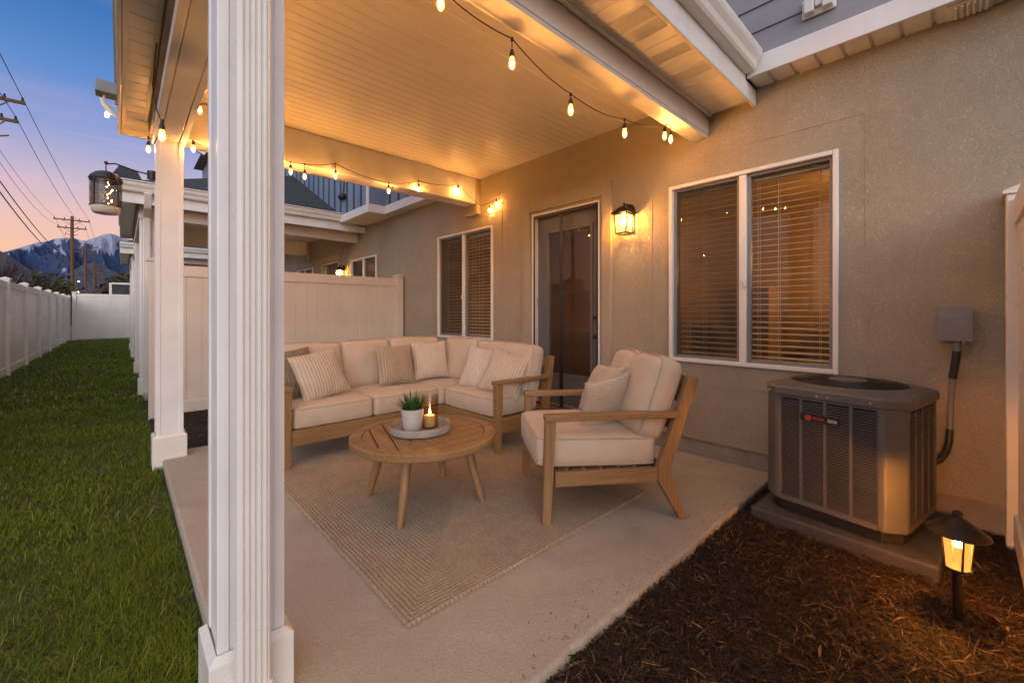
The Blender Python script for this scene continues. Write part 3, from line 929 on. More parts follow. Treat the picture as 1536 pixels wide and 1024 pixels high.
# steep far gable seen over the neighbouring roof
gm = MB(); gx0, gz0, gy = 2.25, 7.3, 19.4
gm.add([(gx0, gy, gz0), (gx0 + 1.7, gy, gz0 + 3.6), (gx0 + 3.4, gy, gz0), (gx0, gy + 3, gz0), (gx0 + 1.7, gy + 3, gz0 + 3.6), (gx0 + 3.4, gy + 3, gz0)], [(0, 2, 1), (3, 4, 5), (0, 3, 5, 2)])
go = gm.build('gable', M['frieze'], houses[2])
gr = MB(); gr.bar((gx0 - 0.12, gy - 0.08, gz0 - 0.2), (gx0 + 1.7, gy - 0.08, gz0 + 3.68), 0.3, 0.16, (0, 1, 0)); gr.bar((gx0 + 1.7, gy - 0.08, gz0 + 3.68), (gx0 + 3.5, gy - 0.08, gz0 - 0.2), 0.3, 0.16, (0, 1, 0))
gr.build('rake_board', M['trim'], go)
gb = MB(); gb.box(gx0 + 0.3, gx0 + 3.1, gy + 0.05, gy + 2.9, 5.6, gz0 - 0.004); gb.build('gable_wall', M['batten'], houses[2])


# ------------------------------------------------------------------ patio covers
def planks(axis, a0, a1, u0, u1, z, pitch, thick=0.015, groove=0.006, gw=0.006):
    """board ceiling seen from below: boards run along axis, V grooves between them"""
    prof = []; u = u0
    while u < u1 - 1e-4:
        e = min(u + pitch, u1)
        prof += [(u, z + groove), (u + gw, z), (max(u + gw + 0.001, e - gw), z)]
        u = e
    prof += [(u1, z + groove), (u1, z + thick + groove), (u0, z + thick + groove)]
    m = MB(); m.extrude(prof, axis, a0, a1)
    return m


PX0, PX1 = 0.20, 0.375
POSTY = (1.45, 4.36)


def make_cover(k):
    y0 = k * YS
    labs = ['white patio cover with boarded ceiling and a fluted downspout on its front post',
            'neighbouring white patio cover with dark shingled hip roof beyond the privacy fence',
            'distant small white patio cover at the end of the row of houses']
    c = thing('patio_cover', labs[k], 'patio cover', (0.29, 3.0 + y0, 0), group='patio covers along the row')
    for i, py in enumerate(POSTY):
        p0 = py + y0; p1 = p0 + 0.175
        m = MB(); m.box(PX0 + 0.004, PX1 - 0.004, p0 + 0.004, p1 - 0.004, 0.0, 2.57)
        t = 0.03
        for (xa, xb, yc, yd) in ((PX0, PX0 + t, p0, p0 + t), (PX1 - t, PX1, p0, p0 + t), (PX0, PX0 + t, p1 - t, p1), (PX1 - t, PX1, p1 - t, p1)):
            m.box(xa, xb, yc, yd, 0.19, 2.57)
        post = m.build('post', M['trim'], c, bevel=0.003)
        m = MB(); x0, x1, a, b = PX0 - 0.022, PX1 + 0.022, p0 - 0.022, p1 + 0.022
        m.box(x0, x1, a, b, -0.12, 0.175)
        m.add([(x0, a, 0.175), (x1, a, 0.175), (x1, b, 0.175), (x0, b, 0.175), (PX0 - 0.002, p0 - 0.002, 0.192), (PX1 + 0.002, p0 - 0.002, 0.192), (PX1 + 0.002, p1 + 0.002, 0.192), (PX0 - 0.002, p1 + 0.002, 0.192)],
              [(0, 1, 5, 4), (1, 2, 6, 5), (2, 3, 7, 6), (3, 0, 4, 7)])
        m.build('post_base', M['white'], post, bevel=0.004)
    # beams
    zc = 2.93
    m = MB(); m.box(0.385, WX - 0.001, 1.405 + y0, 1.53 + y0, 2.575, zc); m.box(0.385, WX - 0.001, 1.399 + y0, 1.405 + y0, 2.60, 2.72)
    m.build('beam', M['trim'], c, bevel=0.005)
    m = MB(); m.box(0.385, WX - 0.001, 4.365 + y0, 4.58 + y0, 2.60, zc)
    m.build('beam', M['trim'], c, bevel=0.005)
    m = MB(); m.box(0.192, 0.383, 1.40 + y0, 4.585 + y0, 2.572, zc)
    for (xa, xb) in ((0.186, 0.225), (0.229, 0.345), (0.349, 0.389)): m.box(xa, xb, 1.396 + y0, 4.589 + y0, 2.562, 2.640)
    m.build('beam', M['trim'], c, bevel=0.004)
    m = MB(); m.box(0.170, 0.1915, 1.397 + y0, 4.588 + y0, 2.645, 2.754)
    for i in range(40):
        yy = 1.44 + y0 + i * 0.08
        m.box(0.166, 0.1695, yy, yy + 0.05, 2.648, 2.752)
    m.build('frieze_board', M['frieze'], c)
    m = MB(); m.extrude([(4.30, 2.55), (4.30, 2.93), (4.364, 2.93), (4.364, 2.5), (4.35, 2.47), (4.32, 2.49)] if False else [(4.33 + y0, 2.47), (4.33 + y0, 2.93), (4.60 + y0, 2.93), (4.60 + y0, 2.47), (4.465 + y0, 2.45)], 'x', WX - 0.07, WX - 0.002)
    m.build('beam_pocket', M['stucco_band'], c, bevel=0.012)
    planks('x', 0.386, WX - 0.001, 1.532 + y0, 4.363 + y0, zc, 0.088, groove=0.006, gw=0.005).build('ceiling', M['ceil'], c)
    # soffits: near, left, far
    zs = 2.756
    planks('y', 1.078 + y0, 1.397 + y0, 0.165, WX - 0.003, zs, 0.12, groove=0.009, gw=0.007).build('soffit', M['soffit'], c)
    planks('x', 0.002, 0.164, 1.078 + y0, 4.92 + y0, zs, 0.148, groove=0.009, gw=0.006).build('soffit', M['soffit'], c)
    planks('y', 4.591 + y0, 4.92 + y0, 0.165, WX - 0.003, zs, 0.12, groove=0.009, gw=0.007).build('soffit', M['soffit'], c)
    m = MB(); m.box(0.003, 0.03, 1.08 + y0, 4.918 + y0, zs - 0.012, zs - 0.001); m.box(0.14, 0.164, 1.40 + y0, 4.588 + y0, zs - 0.012, zs - 0.001)
    m.box(0.2, WX - 0.005, 1.37 + y0, 1.397 + y0, zs - 0.014, zs - 0.001); m.box(0.2, WX - 0.005, 1.079 + y0, 1.098 + y0, zs - 0.010, zs - 0.001)
    m.build('soffit_trim', M['soffit'], c, bevel=0.003)
    # perforated vent panels in the near soffit
    m = MB()
    for x in (1.36, 1.66, 1.96, 2.10, 2.40, 2.70):
        for i in range(9):
            for j in range(22):
                xx = x + 0.014 + i * 0.012; yy = 1.12 + y0 + j * 0.011
                m.box(xx, xx + 0.006, yy, yy + 0.006, zs - 0.0035, zs - 0.0005)
    m.build('vent_panel', M['soffit'], c)
    # fascia
    m = MB(); m.box(-0.022, WX - 0.215, 1.055 + y0, 1.077 + y0, 2.705, 2.93); m.box(WX - 0.215, WX - 0.002, 1.055 + y0, 1.077 + y0, 2.705, 2.829)
    m.box(-0.022, 0.0, 1.0775 + y0, 4.921 + y0, 2.705, 2.93); m.box(-0.022, WX - 0.22, 4.9215 + y0, 4.943 + y0, 2.705, 2.93)
    m.build('fascia', M['trim'], c, bevel=0.004)
    # K-style gutter
    gy = 1.054 + y0
    prof = [(gy, 2.855), (gy - 0.062, 2.855), (gy - 0.075, 2.872), (gy - 0.083, 2.905), (gy - 0.105, 2.935), (gy - 0.112, 2.955), (gy - 0.112, 2.985), (gy - 0.100, 2.985), (gy - 0.098, 2.968), (gy - 0.012, 2.95), (gy - 0.012, 2.985), (gy, 2.985)]
    m = MB(); m.extrude(prof, 'x', -0.03, 3.235)
    m.build('gutter', M['white'], c, bevel=0.003)
    # hip roof
    e0, e1, xl, xr, ze, s = 0.985 + y0, 4.97 + y0, -0.04, 3.262, 2.965, 0.48
    run = xr - xl
    m = MB()
    m.add([(xl, e0, ze), (xr, e0, ze), (xr, e0 + run, ze + s * run)], [(0, 1, 2)])
    m.cur = 1
    m.add([(xl, e0, ze), (xr, e0 + run, ze + s * run), (xr, e1, ze + s * run), (xl, e1, ze)], [(0, 1, 2, 3)])
    m.cur = 2
    m.add([(xl, e1, ze), (xr, e1, ze), (xr, e1, ze + s * run), (xl, e0, ze - 0.01), (xr, e0, ze - 0.01), (xl, e1, ze - 0.01), (xr, e1, ze - 0.01)], [(0, 2, 1), (3, 5, 6, 4)])
    m.build('roof', [M['shingle_x'], M['shingle_y'], M['trim']], c)
    # drip edge
    if k == 1:
        m = MB(); m.box(-0.035, 3.236, e0 - 0.07, e0 + 0.01, 2.986, 2.998); m.build('drip_edge', M['trim'], c)
    # downspout on the front post
    m = MB(); xa, xb = 0.234, 0.318; yf = 1.362 + y0; yk = 1.418 + y0
    prof = [(xa, yk), (xa, yf + 0.008), (xa + 0.006, yf + 0.002)]
    n = 5; wv = (xb - xa - 0.012) / n
    for i in range(n):
        xx = xa + 0.006 + i * wv
        prof += [(xx + wv * 0.12, yf), (xx + wv * 0.62, yf), (xx + wv * 0.74, yf + 0.0065), (xx + wv * 0.92, yf + 0.0065)]
    prof += [(xb - 0.006, yf + 0.002), (xb, yf + 0.008), (xb, yk)]
    m.extrude(prof, 'z', -0.06, 2.60)
    ds = m.build('downspout', M['white'], c, bevel=0.0012, segs=1)
    m = MB(); m.bar((0.276, 1.39 + y0, 2.59), (0.276, 1.10 + y0, 2.69), 0.084, 0.056, (0, 0, 1)); m.bar((0.276, 1.10 + y0, 2.69), (0.276, 0.99 + y0, 2.86), 0.084, 0.056, (0, 1, 0))
    m.build('elbow', M['white'], ds, bevel=0.006)
    for zz in (0.10, 2.2):
        m = MB(); m.box(xa - 0.016, xb + 0.016, yk + 0.001, yk + 0.0315, zz, zz + 0.03); m.box(xa - 0.003, xb + 0.003, yf - 0.0025, yk + 0.001, zz + 0.004, zz + 0.010)
        m.build('strap', M['white'], ds, bevel=0.001)
    return c


covers = [make_cover(k) for k in range(NU)]


# ------------------------------------------------------------------ fences
def fence(name, label, cat, p0, p1, n, z0, z1, group=None, zf=None, post=0.125, mat='white'):
    p0 = Vector((*p0, 0)); p1 = Vector((*p1, 0)); d = p1 - p0; L = d.length; ang = math.atan2(d.y, d.x)
    f = thing(name, label, cat, (p0.x, p0.y, z0), (0, 0, ang), group, world=False)
    H = z1 - z0; seg = L / n
    hp = post / 2
    for i in range(n + 1):
        dz = (zf(i / n) if zf else 0)
        m = MB(); m.box(i * seg - hp, i * seg + hp, -hp, hp, dz, H + dz + 0.03)
        po = m.build('post', M[mat], f, bevel=0.006)
        m = MB(); c = hp + 0.014; x = i * seg; zt = H + dz + 0.03
        m.box(x - c, x + c, -c, c, zt, zt + 0.02)
        m.add([(x - c, -c, zt + 0.02), (x + c, -c, zt + 0.02), (x + c, c, zt + 0.02), (x - c, c, zt + 0.02), (x, 0, zt + 0.055)], [(0, 1, 4), (1, 2, 4), (2, 3, 4), (3, 0, 4)])
        m.build('post_cap', M[mat], po, bevel=0.004)
    for i in range(n):
        a, b = i * seg + hp, (i + 1) * seg - hp
        dz = (zf((i + 0.5) / n) if zf else 0)
        prof = []; u = a; bw = 0.152; th = 0.011
        for side in (1, -1):
            row = []; u = a
            while u < b - 1e-4:
                e = min(u + bw, b)
                row += [(u, (th - 0.006) * side), (u + 0.006, th * side), (max(u + 0.007, e - 0.006), th * side), (e - 0.0005, (th - 0.006) * side)]
                u = e
            prof += row if side == 1 else row[::-1]
        m = MB(); m.extrude(prof, 'z', 0.10 + dz, H - 0.09 + dz)
        pa = m.build('panel', M[mat], f)
        for (za, zb) in ((H - 0.13, H), (0.06, 0.20)):
            m = MB(); m.box(a - 0.004, b + 0.004, -0.026, 0.026, za + dz, zb + dz); m.build('rail', M[mat], pa, bevel=0.005)
    return f


fence('boundary_fence', 'long white vinyl fence running along the left side of the lawn', 'fence', (-1.62, 3.85), (-1.62, 25.35), 10, -0.10, 1.74, zf=lambda t: 0.085 * t)
fence('end_fence', 'white vinyl fence panels closing off the far end of the lawn', 'fence', (-1.45, 25.45), (3.0, 25.45), 2, 0.0, 1.98)
fence('privacy_fence', 'tall white privacy fence behind the sofa, meeting the house wall', 'fence', (3.38, 6.42), (0.29, 6.42), 1, -0.09, 1.735, 'privacy fences between patios', mat='almond')
fence('privacy_fence', 'second white privacy fence, beyond the neighbouring patio', 'fence', (3.38, 6.42 + YS), (0.29, 6.42 + YS), 1, -0.07, 1.76, 'privacy fences between patios', mat='almond')
fence('privacy_fence', 'white vinyl fence post and panel at the right edge beside the disconnect box', 'fence', (3.39, -0.20), (1.0, -0.20), 1, -0.06, 1.75, 'privacy fences between patios', post=0.10)


# ------------------------------------------------------------------ cushions
def cushion_mesh(hx, hy, hz, r, crown=0.02, n=22, seed=0, wr=0.0065, zc=None):
    """rounded, crowned box cushion as numpy quads"""
    t = np.sin(np.linspace(-1, 1, n) * PI / 2 * 0.98) / math.sin(PI / 2 * 0.98)
    m = 9
    tz = np.sin(np.linspace(-1, 1, m) * PI / 2 * 0.95) / math.sin(PI / 2 * 0.95)
    V = []; Q = []; off = 0
    def grid(A, B, f):
        nonlocal off
        a, b = np.meshgrid(A, B)
        P = f(a, b); nr, nc = a.shape
        idx = np.arange(nr * nc).reshape(nr, nc) + off
        V.append(P.reshape(-1, 3)); Q.append(np.stack([idx[:-1, :-1], idx[:-1, 1:], idx[1:, 1:], idx[1:, :-1]], -1).reshape(-1, 4)); off += nr * nc
    o = lambda a: np.ones_like(a)
    grid(t, t, lambda a, b: np.stack([a, b, o(a)], -1)); grid(t, t, lambda a, b: np.stack([b, a, -o(a)], -1))
    grid(t, tz, lambda a, b: np.stack([a, -o(a), b], -1)); grid(t, tz, lambda a, b: np.stack([-a, o(a), b], -1))
    grid(t, tz, lambda a, b: np.stack([o(a), a, b], -1)); grid(t, tz, lambda a, b: np.stack([-o(a), -a, b], -1))
    V = np.concatenate(V); Q = np.concatenate(Q)
    H = np.array([hx, hy, hz]); I = H - r
    P = V * H
    C = np.clip(P, -I, I); D = P - C; ln = np.linalg.norm(D, axis=1, keepdims=True)
    P = np.where(ln > 1e-9, C + D / np.maximum(ln, 1e-9) * r, P)
    u, v, w = P[:, 0] / hx, P[:, 1] / hy, P[:, 2] / hz
    bul = np.clip(1 - u * u, 0, 1) ** 0.6 * np.clip(1 - v * v, 0, 1) ** 0.6
    P[:, 2] += np.sign(w) * crown * bul * np.abs(w)
    P[:, 0] += np.sign(u) * crown * 0.5 * np.clip(1 - v * v, 0, 1) * np.clip(1 - w * w, 0, 1) * np.abs(u) ** 4
    P[:, 1] += np.sign(v) * crown * 0.5 * np.clip(1 - u * u, 0, 1) * np.clip(1 - w * w, 0, 1) * np.abs(v) ** 4
    ns = fbm(P[:, 0] * 9 + seed * 3.1 + P[:, 2] * 4, P[:, 1] * 9 + P[:, 2] * 7 + seed, 3, seed) - 0.5
    P[:, 2] += ns * wr * 2.2 * np.sign(w) * (0.4 + 0.6 * np.abs(w)); P[:, 1] += ns * wr
    return P, Q


def rrect(hx, hy, r, z, crown_fn=None, n=6):
    pts = []
    for (cx, cy, a0) in ((hx - r, hy - r, 0), (-hx + r, hy - r, PI / 2), (-hx + r, -hy + r, PI), (hx - r, -hy + r, 1.5 * PI)):
        for i in range(n + 1):
            a = a0 + PI / 2 * i / n
            pts.append((cx + r * math.cos(a), cy + r * math.sin(a), z))
    # densify straight sides
    out = []
    for i in range(len(pts)):
        p = Vector(pts[i]); q = Vector(pts[(i + 1) % len(pts)])
        L = (q - p).length; k = max(1, int(L / 0.04))
        for j in range(k): out.append(p.lerp(q, j / k))
    return out


def add_cushion(name, parent, size, loc, rot=(0, 0, 0), r=0.035, crown=0.018, mat='cream', seed=0, piping=True, n=22):
    hx, hy, hz = size[0] / 2, size[1] / 2, size[2] / 2
    P, Q = cushion_mesh(hx, hy, hz, r, crown, n, seed)
    o = npmesh(name, P, Q, M[mat], parent)
    # weld the six sides
    wm = o.modifiers.new('weld', 'WELD'); wm.merge_threshold = 0.0006
    o.location = loc; o.rotation_euler = rot
    if piping:
        m = MB()
        for sg in (1, -1):
            pts = rrect(hx - 0.004, hy - 0.004, r * 1.0, sg * (hz - r * 0.42))
            for p in pts:
                p.x += math.copysign(crown * 0.30 * max(0, 1 - (p.y / hy) ** 2), p.x) if abs(p.x) > hx * 0.9 else 0
                p.y += math.copysign(crown * 0.30 * max(0, 1 - (p.x / hx) ** 2), p.y) if abs(p.y) > hy * 0.9 else 0
            m.tube(pts + [pts[0]], 0.0042, 6, caps=False)
        m.build('piping', M['pipe'], o, smooth=True, angle=80)
    return o


def pillow(name, label, size, loc, normal, roll=0, mat='p_pin', thick=0.07, seed=0, group=None, fringe=False, up=(0, 0, 1)):
    n = 40
    s = size / 2
    u = np.linspace(-1, 1, n); U, Vv = np.meshgrid(u, u)
    T = thick * (np.clip(1 - np.abs(U) ** 2.6, 0, 1) ** 0.55) * (np.clip(1 - np.abs(Vv) ** 2.6, 0, 1) ** 0.55)
    X = s * U * (1 - 0.075 * (1 - Vv ** 2)); Yy = s * Vv * (1 - 0.075 * (1 - U ** 2))
    ns = fbm(U * 3 + seed * 5.3, Vv * 3 + seed, 3, seed) - 0.5
    fold = 0.006 * np.sin(9 * (U * Vv)) * (1 - U ** 2) * (np.abs(Vv) ** 1.5)
    top = np.stack([X, Yy, T + ns * 0.014 * (T / thick) + fold], -1).reshape(-1, 3)
    bot = np.stack([X, Yy, -T * 0.8 + ns * 0.01 * (T / thick)], -1).reshape(-1, 3)
    idx = np.arange(n * n).reshape(n, n)
    Q1 = np.stack([idx[:-1, :-1], idx[:-1, 1:], idx[1:, 1:], idx[1:, :-1]], -1).reshape(-1, 4)
    Q2 = Q1[:, ::-1] + n * n
    P = np.concatenate([top, bot]); Q = np.concatenate([Q1, Q2])
    o = npmesh(name, P, Q, M[mat])
    wm = o.modifiers.new('weld', 'WELD'); wm.merge_threshold = 0.0006
    nz = Vector(normal).normalized(); ux = Vector(up).cross(nz).normalized(); uy = nz.cross(ux)
    rot = Matrix((ux, uy, nz)).transposed().to_4x4() @ Matrix.Rotation(R(roll), 4, 'Z')
    o.matrix_world = Matrix.Translation(loc) @ rot
    setp(o, label, 'pillow', group)
    m = MB(); pts = []
    for (a, b) in (((-1, -1), (1, -1)), ((1, -1), (1, 1)), ((1, 1), (-1, 1)), ((-1, 1), (-1, -1))):
        for i in range(12):
            t = i / 12; uu = a[0] + (b[0] - a[0]) * t; vv = a[1] + (b[1] - a[1]) * t
            pts.append((s * uu * (1 - 0.075 * (1 - vv * vv)), s * vv * (1 - 0.075 * (1 - uu * uu)), 0))
    m.tube(pts + [pts[0]], 0.0035, 6, caps=False)
    m.build('seam', M['pipe'], o, smooth=True, angle=80)
    if fringe:
        m = MB(); rr = random.Random(seed)
        for i in range(46):
            t = -0.96 + 1.92 * i / 45
            x = s * (1 - 0.075 * (1 - t * t)); y = s * t
            m.tube([(x, y, 0), (x + 0.010, y + rr.uniform(-0.004, 0.004), rr.uniform(-0.003, 0.003)), (x + 0.022, y - 0.006 + rr.uniform(-0.006, 0.006), rr.uniform(-0.006, 0.006))], 0.0017, 4)
        m.build('fringe', M['p_light'], o, smooth=True)
    return o


# ------------------------------------------------------------------ sectional sofa
sofa = thing('sectional_sofa', 'L shaped teak sectional sofa with cream cushions in the patio corner', 'sofa', (2.0, 3.9, 0))
AL = 0.062


def part(name, mat, parent, fn, bevel=0.005, **kw):
    m = MB(); fn(m); return m.build(name, M[mat], parent, bevel=bevel, **kw)


xl, yf, yb, xr_, xf, yn = 0.865, 3.375, 4.20, 2.86, 2.235, 2.575
part('leg', 'woodz', sofa, lambda m: m.bar((xl + .031, yf + .031, 0), (xl + .031, yf + .031, 0.585), .046, .05, (0, 1, 0), .062, .062))
part('leg', 'woodz', sofa, lambda m: m.bar((xl + .031, yb - .031, 0), (xl + .031, yb + .03, 0.79), .05, .055, (0, 1, 0), .06, .05))
part('leg', 'woodz', sofa, lambda m: m.bar((xf + .031, yn + .031, 0), (xf + .031, yn + .031, 0.575), .048, .05, (0, 1, 0), .062, .062))
part('leg', 'woodz', sofa, lambda m: m.bar((xr_ - .07, yn + .031, 0), (xr_ + .045, yn + .031, 0.775), .05, .06, (0, 1, 0), .055, .07))
part('leg', 'woodz', sofa, lambda m: m.bar((xr_ - .03, yb - .031, 0), (xr_ - .03, yb - .031, 0.77), .06, .06, (0, 1, 0)))
part('leg', 'woodz', sofa, lambda m: m.bar((xf + .06, yf + .08, 0), (xf + .06, yf + .08, 0.17), .05, .05, (0, 1, 0)))
part('armrest', 'woody', sofa, lambda m: m.box(xl - .004, xl + .068, yf - .01, yb + .02, 0.585, 0.618))
part('armrest', 'woodx', sofa, lambda m: m.box(xf - .01, xr_ + .05, yn - .004, yn + .068, 0.575, 0.608))
part('front_rail', 'woodx', sofa, lambda m: m.box(xl + .06, xf + .09, yf + .014, yf + .044, 0.175, 0.292))
part('front_rail', 'woody', sofa, lambda m: m.box(xf + .014, xf + .044, yn + .06, yf + .013, 0.175, 0.292))
part('side_rail', 'woody', sofa, lambda m: m.box(xl + .014, xl + .044, yf + .06, yb - .06, 0.175, 0.292))
part('side_rail', 'woodx', sofa, lambda m: m.box(xf + .06, xr_ - .06, yn + .014, yn + .044, 0.175, 0.292))
part('back_rail', 'woodx', sofa, lambda m: [m.box(xl + .06, xr_ - .06, yb - .035, yb - .01, z, z + .075) for z in (0.22, 0.46, 0.68)])
part('back_rail', 'woody', sofa, lambda m: [m.box(xr_ - .028 + dx, xr_ - .003 + dx, yn + .06, yb - .065, z, z + .08) for z, dx in ((0.22, -.02), (0.46, 0.0), (0.675, .012))])
part('seat_slats', 'woodx', sofa, lambda m: [m.box(xl + .05, xr_ - .04, yf + .06 + i * .105, yf + .06 + i * .105 + .07, 0.262, 0.284) for i in range(7)] + [m.box(xf + .05, xr_ - .05, yn + .06 + i * .105, yn + .06 + i * .105 + .07, 0.262, 0.284) for i in range(7)])
O = WLOC[sofa.name]
sl_ = lambda x, y, z: (x - O.x, y - O.y, z - O.z)
SH = 0.165
zc = 0.29 + SH / 2
add_cushion('seat_cushion', sofa, (0.63, 0.64, SH), sl_(1.253, 3.725, zc), seed=1)
add_cushion('seat_cushion', sofa, (0.635, 0.64, SH), sl_(1.893, 3.725, zc), seed=2)
add_cushion('seat_cushion', sofa, (0.56, 0.645, SH), sl_(2.497, 3.728, zc), seed=3)
add_cushion('seat_cushion', sofa, (0.53, 0.735, SH), sl_(2.522, 3.02, zc + .003), seed=4)
tb = R(78)
for i, (x, wd, dz) in enumerate(((1.235, 0.60, 0.0), (1.785, 0.49, 0.006), (2.325, 0.58, 0.012))):
    add_cushion('back_cushion', sofa, (wd, 0.45, 0.17), sl_(x, 4.065, 0.662 + dz), (tb, R((0.6, -0.5, 0.8)[i]), 0), r=0.05, crown=0.03, seed=10 + i)
add_cushion('back_cushion', sofa, (0.56, 0.45, 0.17), sl_(2.715, 3.69, 0.668), (tb, R(-0.5), -PI / 2), r=0.05, crown=0.03, seed=14)
add_cushion('back_cushion', sofa, (0.79, 0.45, 0.17), sl_(2.715, 3.005, 0.655), (tb, R(0.8), -PI / 2), r=0.05, crown=0.03, seed=15)

SP = 'scatter pillows on the sofa'
pillow('throw_pillow', 'dark brown wavy patterned pillow at the left end of the sofa', 0.43, (1.045, 3.80, 0.66), (0.25, -0.9, 0.40), 6, 'p_dark', seed=1, group=SP)
pillow('throw_pillow', 'cream pinstriped pillow leaning left in front of the dark brown pillow', 0.41, (1.22, 3.67, 0.655), (0.10, -0.92, 0.42), 10, 'p_pin', seed=2, group=SP)
pillow('throw_pillow', 'tan ribbed pillow in the middle of the sofa back', 0.39, (1.975, 3.80, 0.665), (0.05, -0.93, 0.30), -2, 'p_rib', seed=3, group=SP)
pillow('throw_pillow', 'pale pinstriped pillow in the sofa corner beside the tan ribbed one', 0.40, (2.40, 3.85, 0.672), (-0.12, -0.95, 0.26), 1, 'p_light', seed=4, group=SP)
pillow('throw_pillow', 'cream pillow with fringed edge on the right arm of the sofa', 0.40, (2.525, 3.13, 0.640), (-0.84, -0.44, 0.36), -8, 'p_light', seed=5, group=SP, fringe=True)
pillow('throw_pillow', 'tan striped pillow tilted against the fringed pillow by the armrest', 0.40, (2.52, 2.80, 0.628), (-0.80, -0.42, 0.42), -14, 'p_pin', seed=6, group=SP)

# ------------------------------------------------------------------ armchair
TH = R(-125.6)
arm = thing('armchair', 'teak armchair with angled back legs and cream cushions near the patio edge', 'armchair', (2.233, 1.618, 0), (0, 0, TH), world=False)
for sx in (1, -1):
    x = sx * 0.352
    part('leg', 'woodz', arm, lambda m: m.bar((x, -.395, 0), (x, -.37, 0.575), .040, .045, (0, 1, 0), .048, .06), 0.004)

    def backleg(m):
        pr = [(.375, 0), (.42, 0), (.315, .275), (.492, .795), (.435, .81), (.245, .30), (.245, .225)]
        prx = [(y, z) for y, z in pr]
        m.extrude(prx, 'x', x - .024, x + .024)
    part('leg', 'woodz', arm, backleg, 0.004)
    part('armrest', 'woody', arm, lambda m: m.box(x - .031, x + .031, -.405, .375, .575, .612), 0.006)
    part('side_rail', 'woody', arm, lambda m: m.box(x - .016, x + .016, -.345, .26, .215, .295), 0.004)
part('front_rail', 'woodx', arm, lambda m: m.box(-.328, .328, -.385, -.357, .215, .295), 0.004)
part('back_rail', 'woodx', arm, lambda m: [m.bar((-.328, y, z), (.328, y, z), .024, h, (0, .33, 1)) for y, z, h in ((.445, .72, .16), (.375, .52, .07), (.285, .27, .07))], 0.004)
part('seat_slats', 'step', arm, lambda m: [m.box(-.33, .33, -.34 + i * .1, -.34 + i * .1 + .065, .272, .290) for i in range(6)], 0)
add_cushion('seat_cushion', arm, (0.64, 0.70, 0.178), (0, -.085, .386), (R(-1.5), 0, 0), r=0.04, crown=0.022, seed=21)
for i, (x, rz) in enumerate(((.165, 3), (-.165, -2))):
    add_cushion('back_cushion', arm, (0.335, 0.47, 0.17), (x, .275, .672), (R(70), 0, R(rz)), r=0.055, crown=0.035, seed=22 + i)
Rz = Matrix.Rotation(TH, 4, 'Z'); Tz = Matrix.Translation((2.233, 1.618, 0))


def armw(x, y, z): return tuple(Tz @ Rz @ Vector((x, y, z)))


def armd(x, y, z): return tuple(Rz.to_3x3() @ Vector((x, y, z)))


pillow('throw_pillow', 'pale textured pillow at the far side of the armchair seat', 0.37, armw(-.135, .085, .645), armd(0.10, -0.88, 0.45), 4, 'p_weave', seed=8, group='pillows on the armchair')
pillow('throw_pillow', 'pale textured pillow turned sideways at the near side of the armchair seat', 0.37, armw(.135, .02, .615), armd(-.86, -0.42, 0.30), -8, 'p_weave', seed=9, group='pillows on the armchair')


# ------------------------------------------------------------------ rug
def make_rug():
    x0, x1, y0, y1 = 0.775, 2.50, 1.40, 3.56
    nx, ny = 520, 650
    X, Y = np.meshgrid(np.linspace(x0, x1, nx), np.linspace(y0, y1, ny))
    cx, cy = (x0 + x1) / 2, (y0 + y1) / 2
    ex = (x1 - x0) / 2 - np.abs(X - cx); ey = (y1 - y0) / 2 - np.abs(Y - cy)
    e = np.minimum(ex, ey)                                       # mitred bands follow the border
    wob = 0.012 * (fbm(X * 7, Y * 7, 3, 3) - 0.5) + 0.006 * (fbm(X * 30, Y * 30, 2, 8) - 0.5)
    rib = np.abs(np.sin(PI * (e + wob) / 0.0190)) ** 0.7
    along = np.where(ex < ey, Y, X)
    row = np.floor((e + wob) / 0.0190)
    knot = np.clip(0.5 + 1.6 * (fbm(along * 75 + row * 7.3, row * 3.7 + 0 * along, 2, 6) - 0.5), 0, 1)
    Z = 0.0105 + 0.0060 * rib * (0.85 + 0.25 * knot) + 0.002 * (fbm(X * 60, Y * 60, 2, 5) - 0.5)
    hem = np.clip(e / 0.006, 0, 1); Z = Z * (0.55 + 0.45 * hem)
    # gently irregular outline
    Xd = X + np.where(ex < 0.02, 0.003 * np.sin(Y * 290) * np.sign(X - cx), 0); Yd = Y + np.where(ey < 0.02, 0.003 * np.sin(X * 290) * np.sign(Y - cy), 0)
    V = np.stack([Xd, Yd, Z], -1).reshape(-1, 3)
    idx = np.arange(nx * ny).reshape(ny, nx)
    Q = np.stack([idx[:-1, :-1], idx[:-1, 1:], idx[1:, 1:], idx[1:, :-1]], -1).reshape(-1, 4)
    ring = np.concatenate([idx[0, :], idx[1:, -1], idx[-1, -2::-1], idx[-2:0:-1, 0]])
    b = V[ring].copy(); b[:, 2] = 0.0012
    n0 = len(V); V = np.concatenate([V, b]); k = len(ring)
    i = np.arange(k); j = (i + 1) % k
    Q = np.concatenate([Q, np.stack([ring[j], ring[i], n0 + i, n0 + j], -1)])
    yarn = np.clip(rib * (0.72 + 0.35 * knot) * (0.88 + 0.24 * fbm(X * 14, Y * 14, 3, 31)), 0, 1).ravel()
    o = npmesh('rug', V, Q, M['rug'], attr=np.concatenate([yarn, np.zeros(k)]))
    return setp(o, 'beige ribbed jute rug under the coffee table', 'rug')


make_rug()

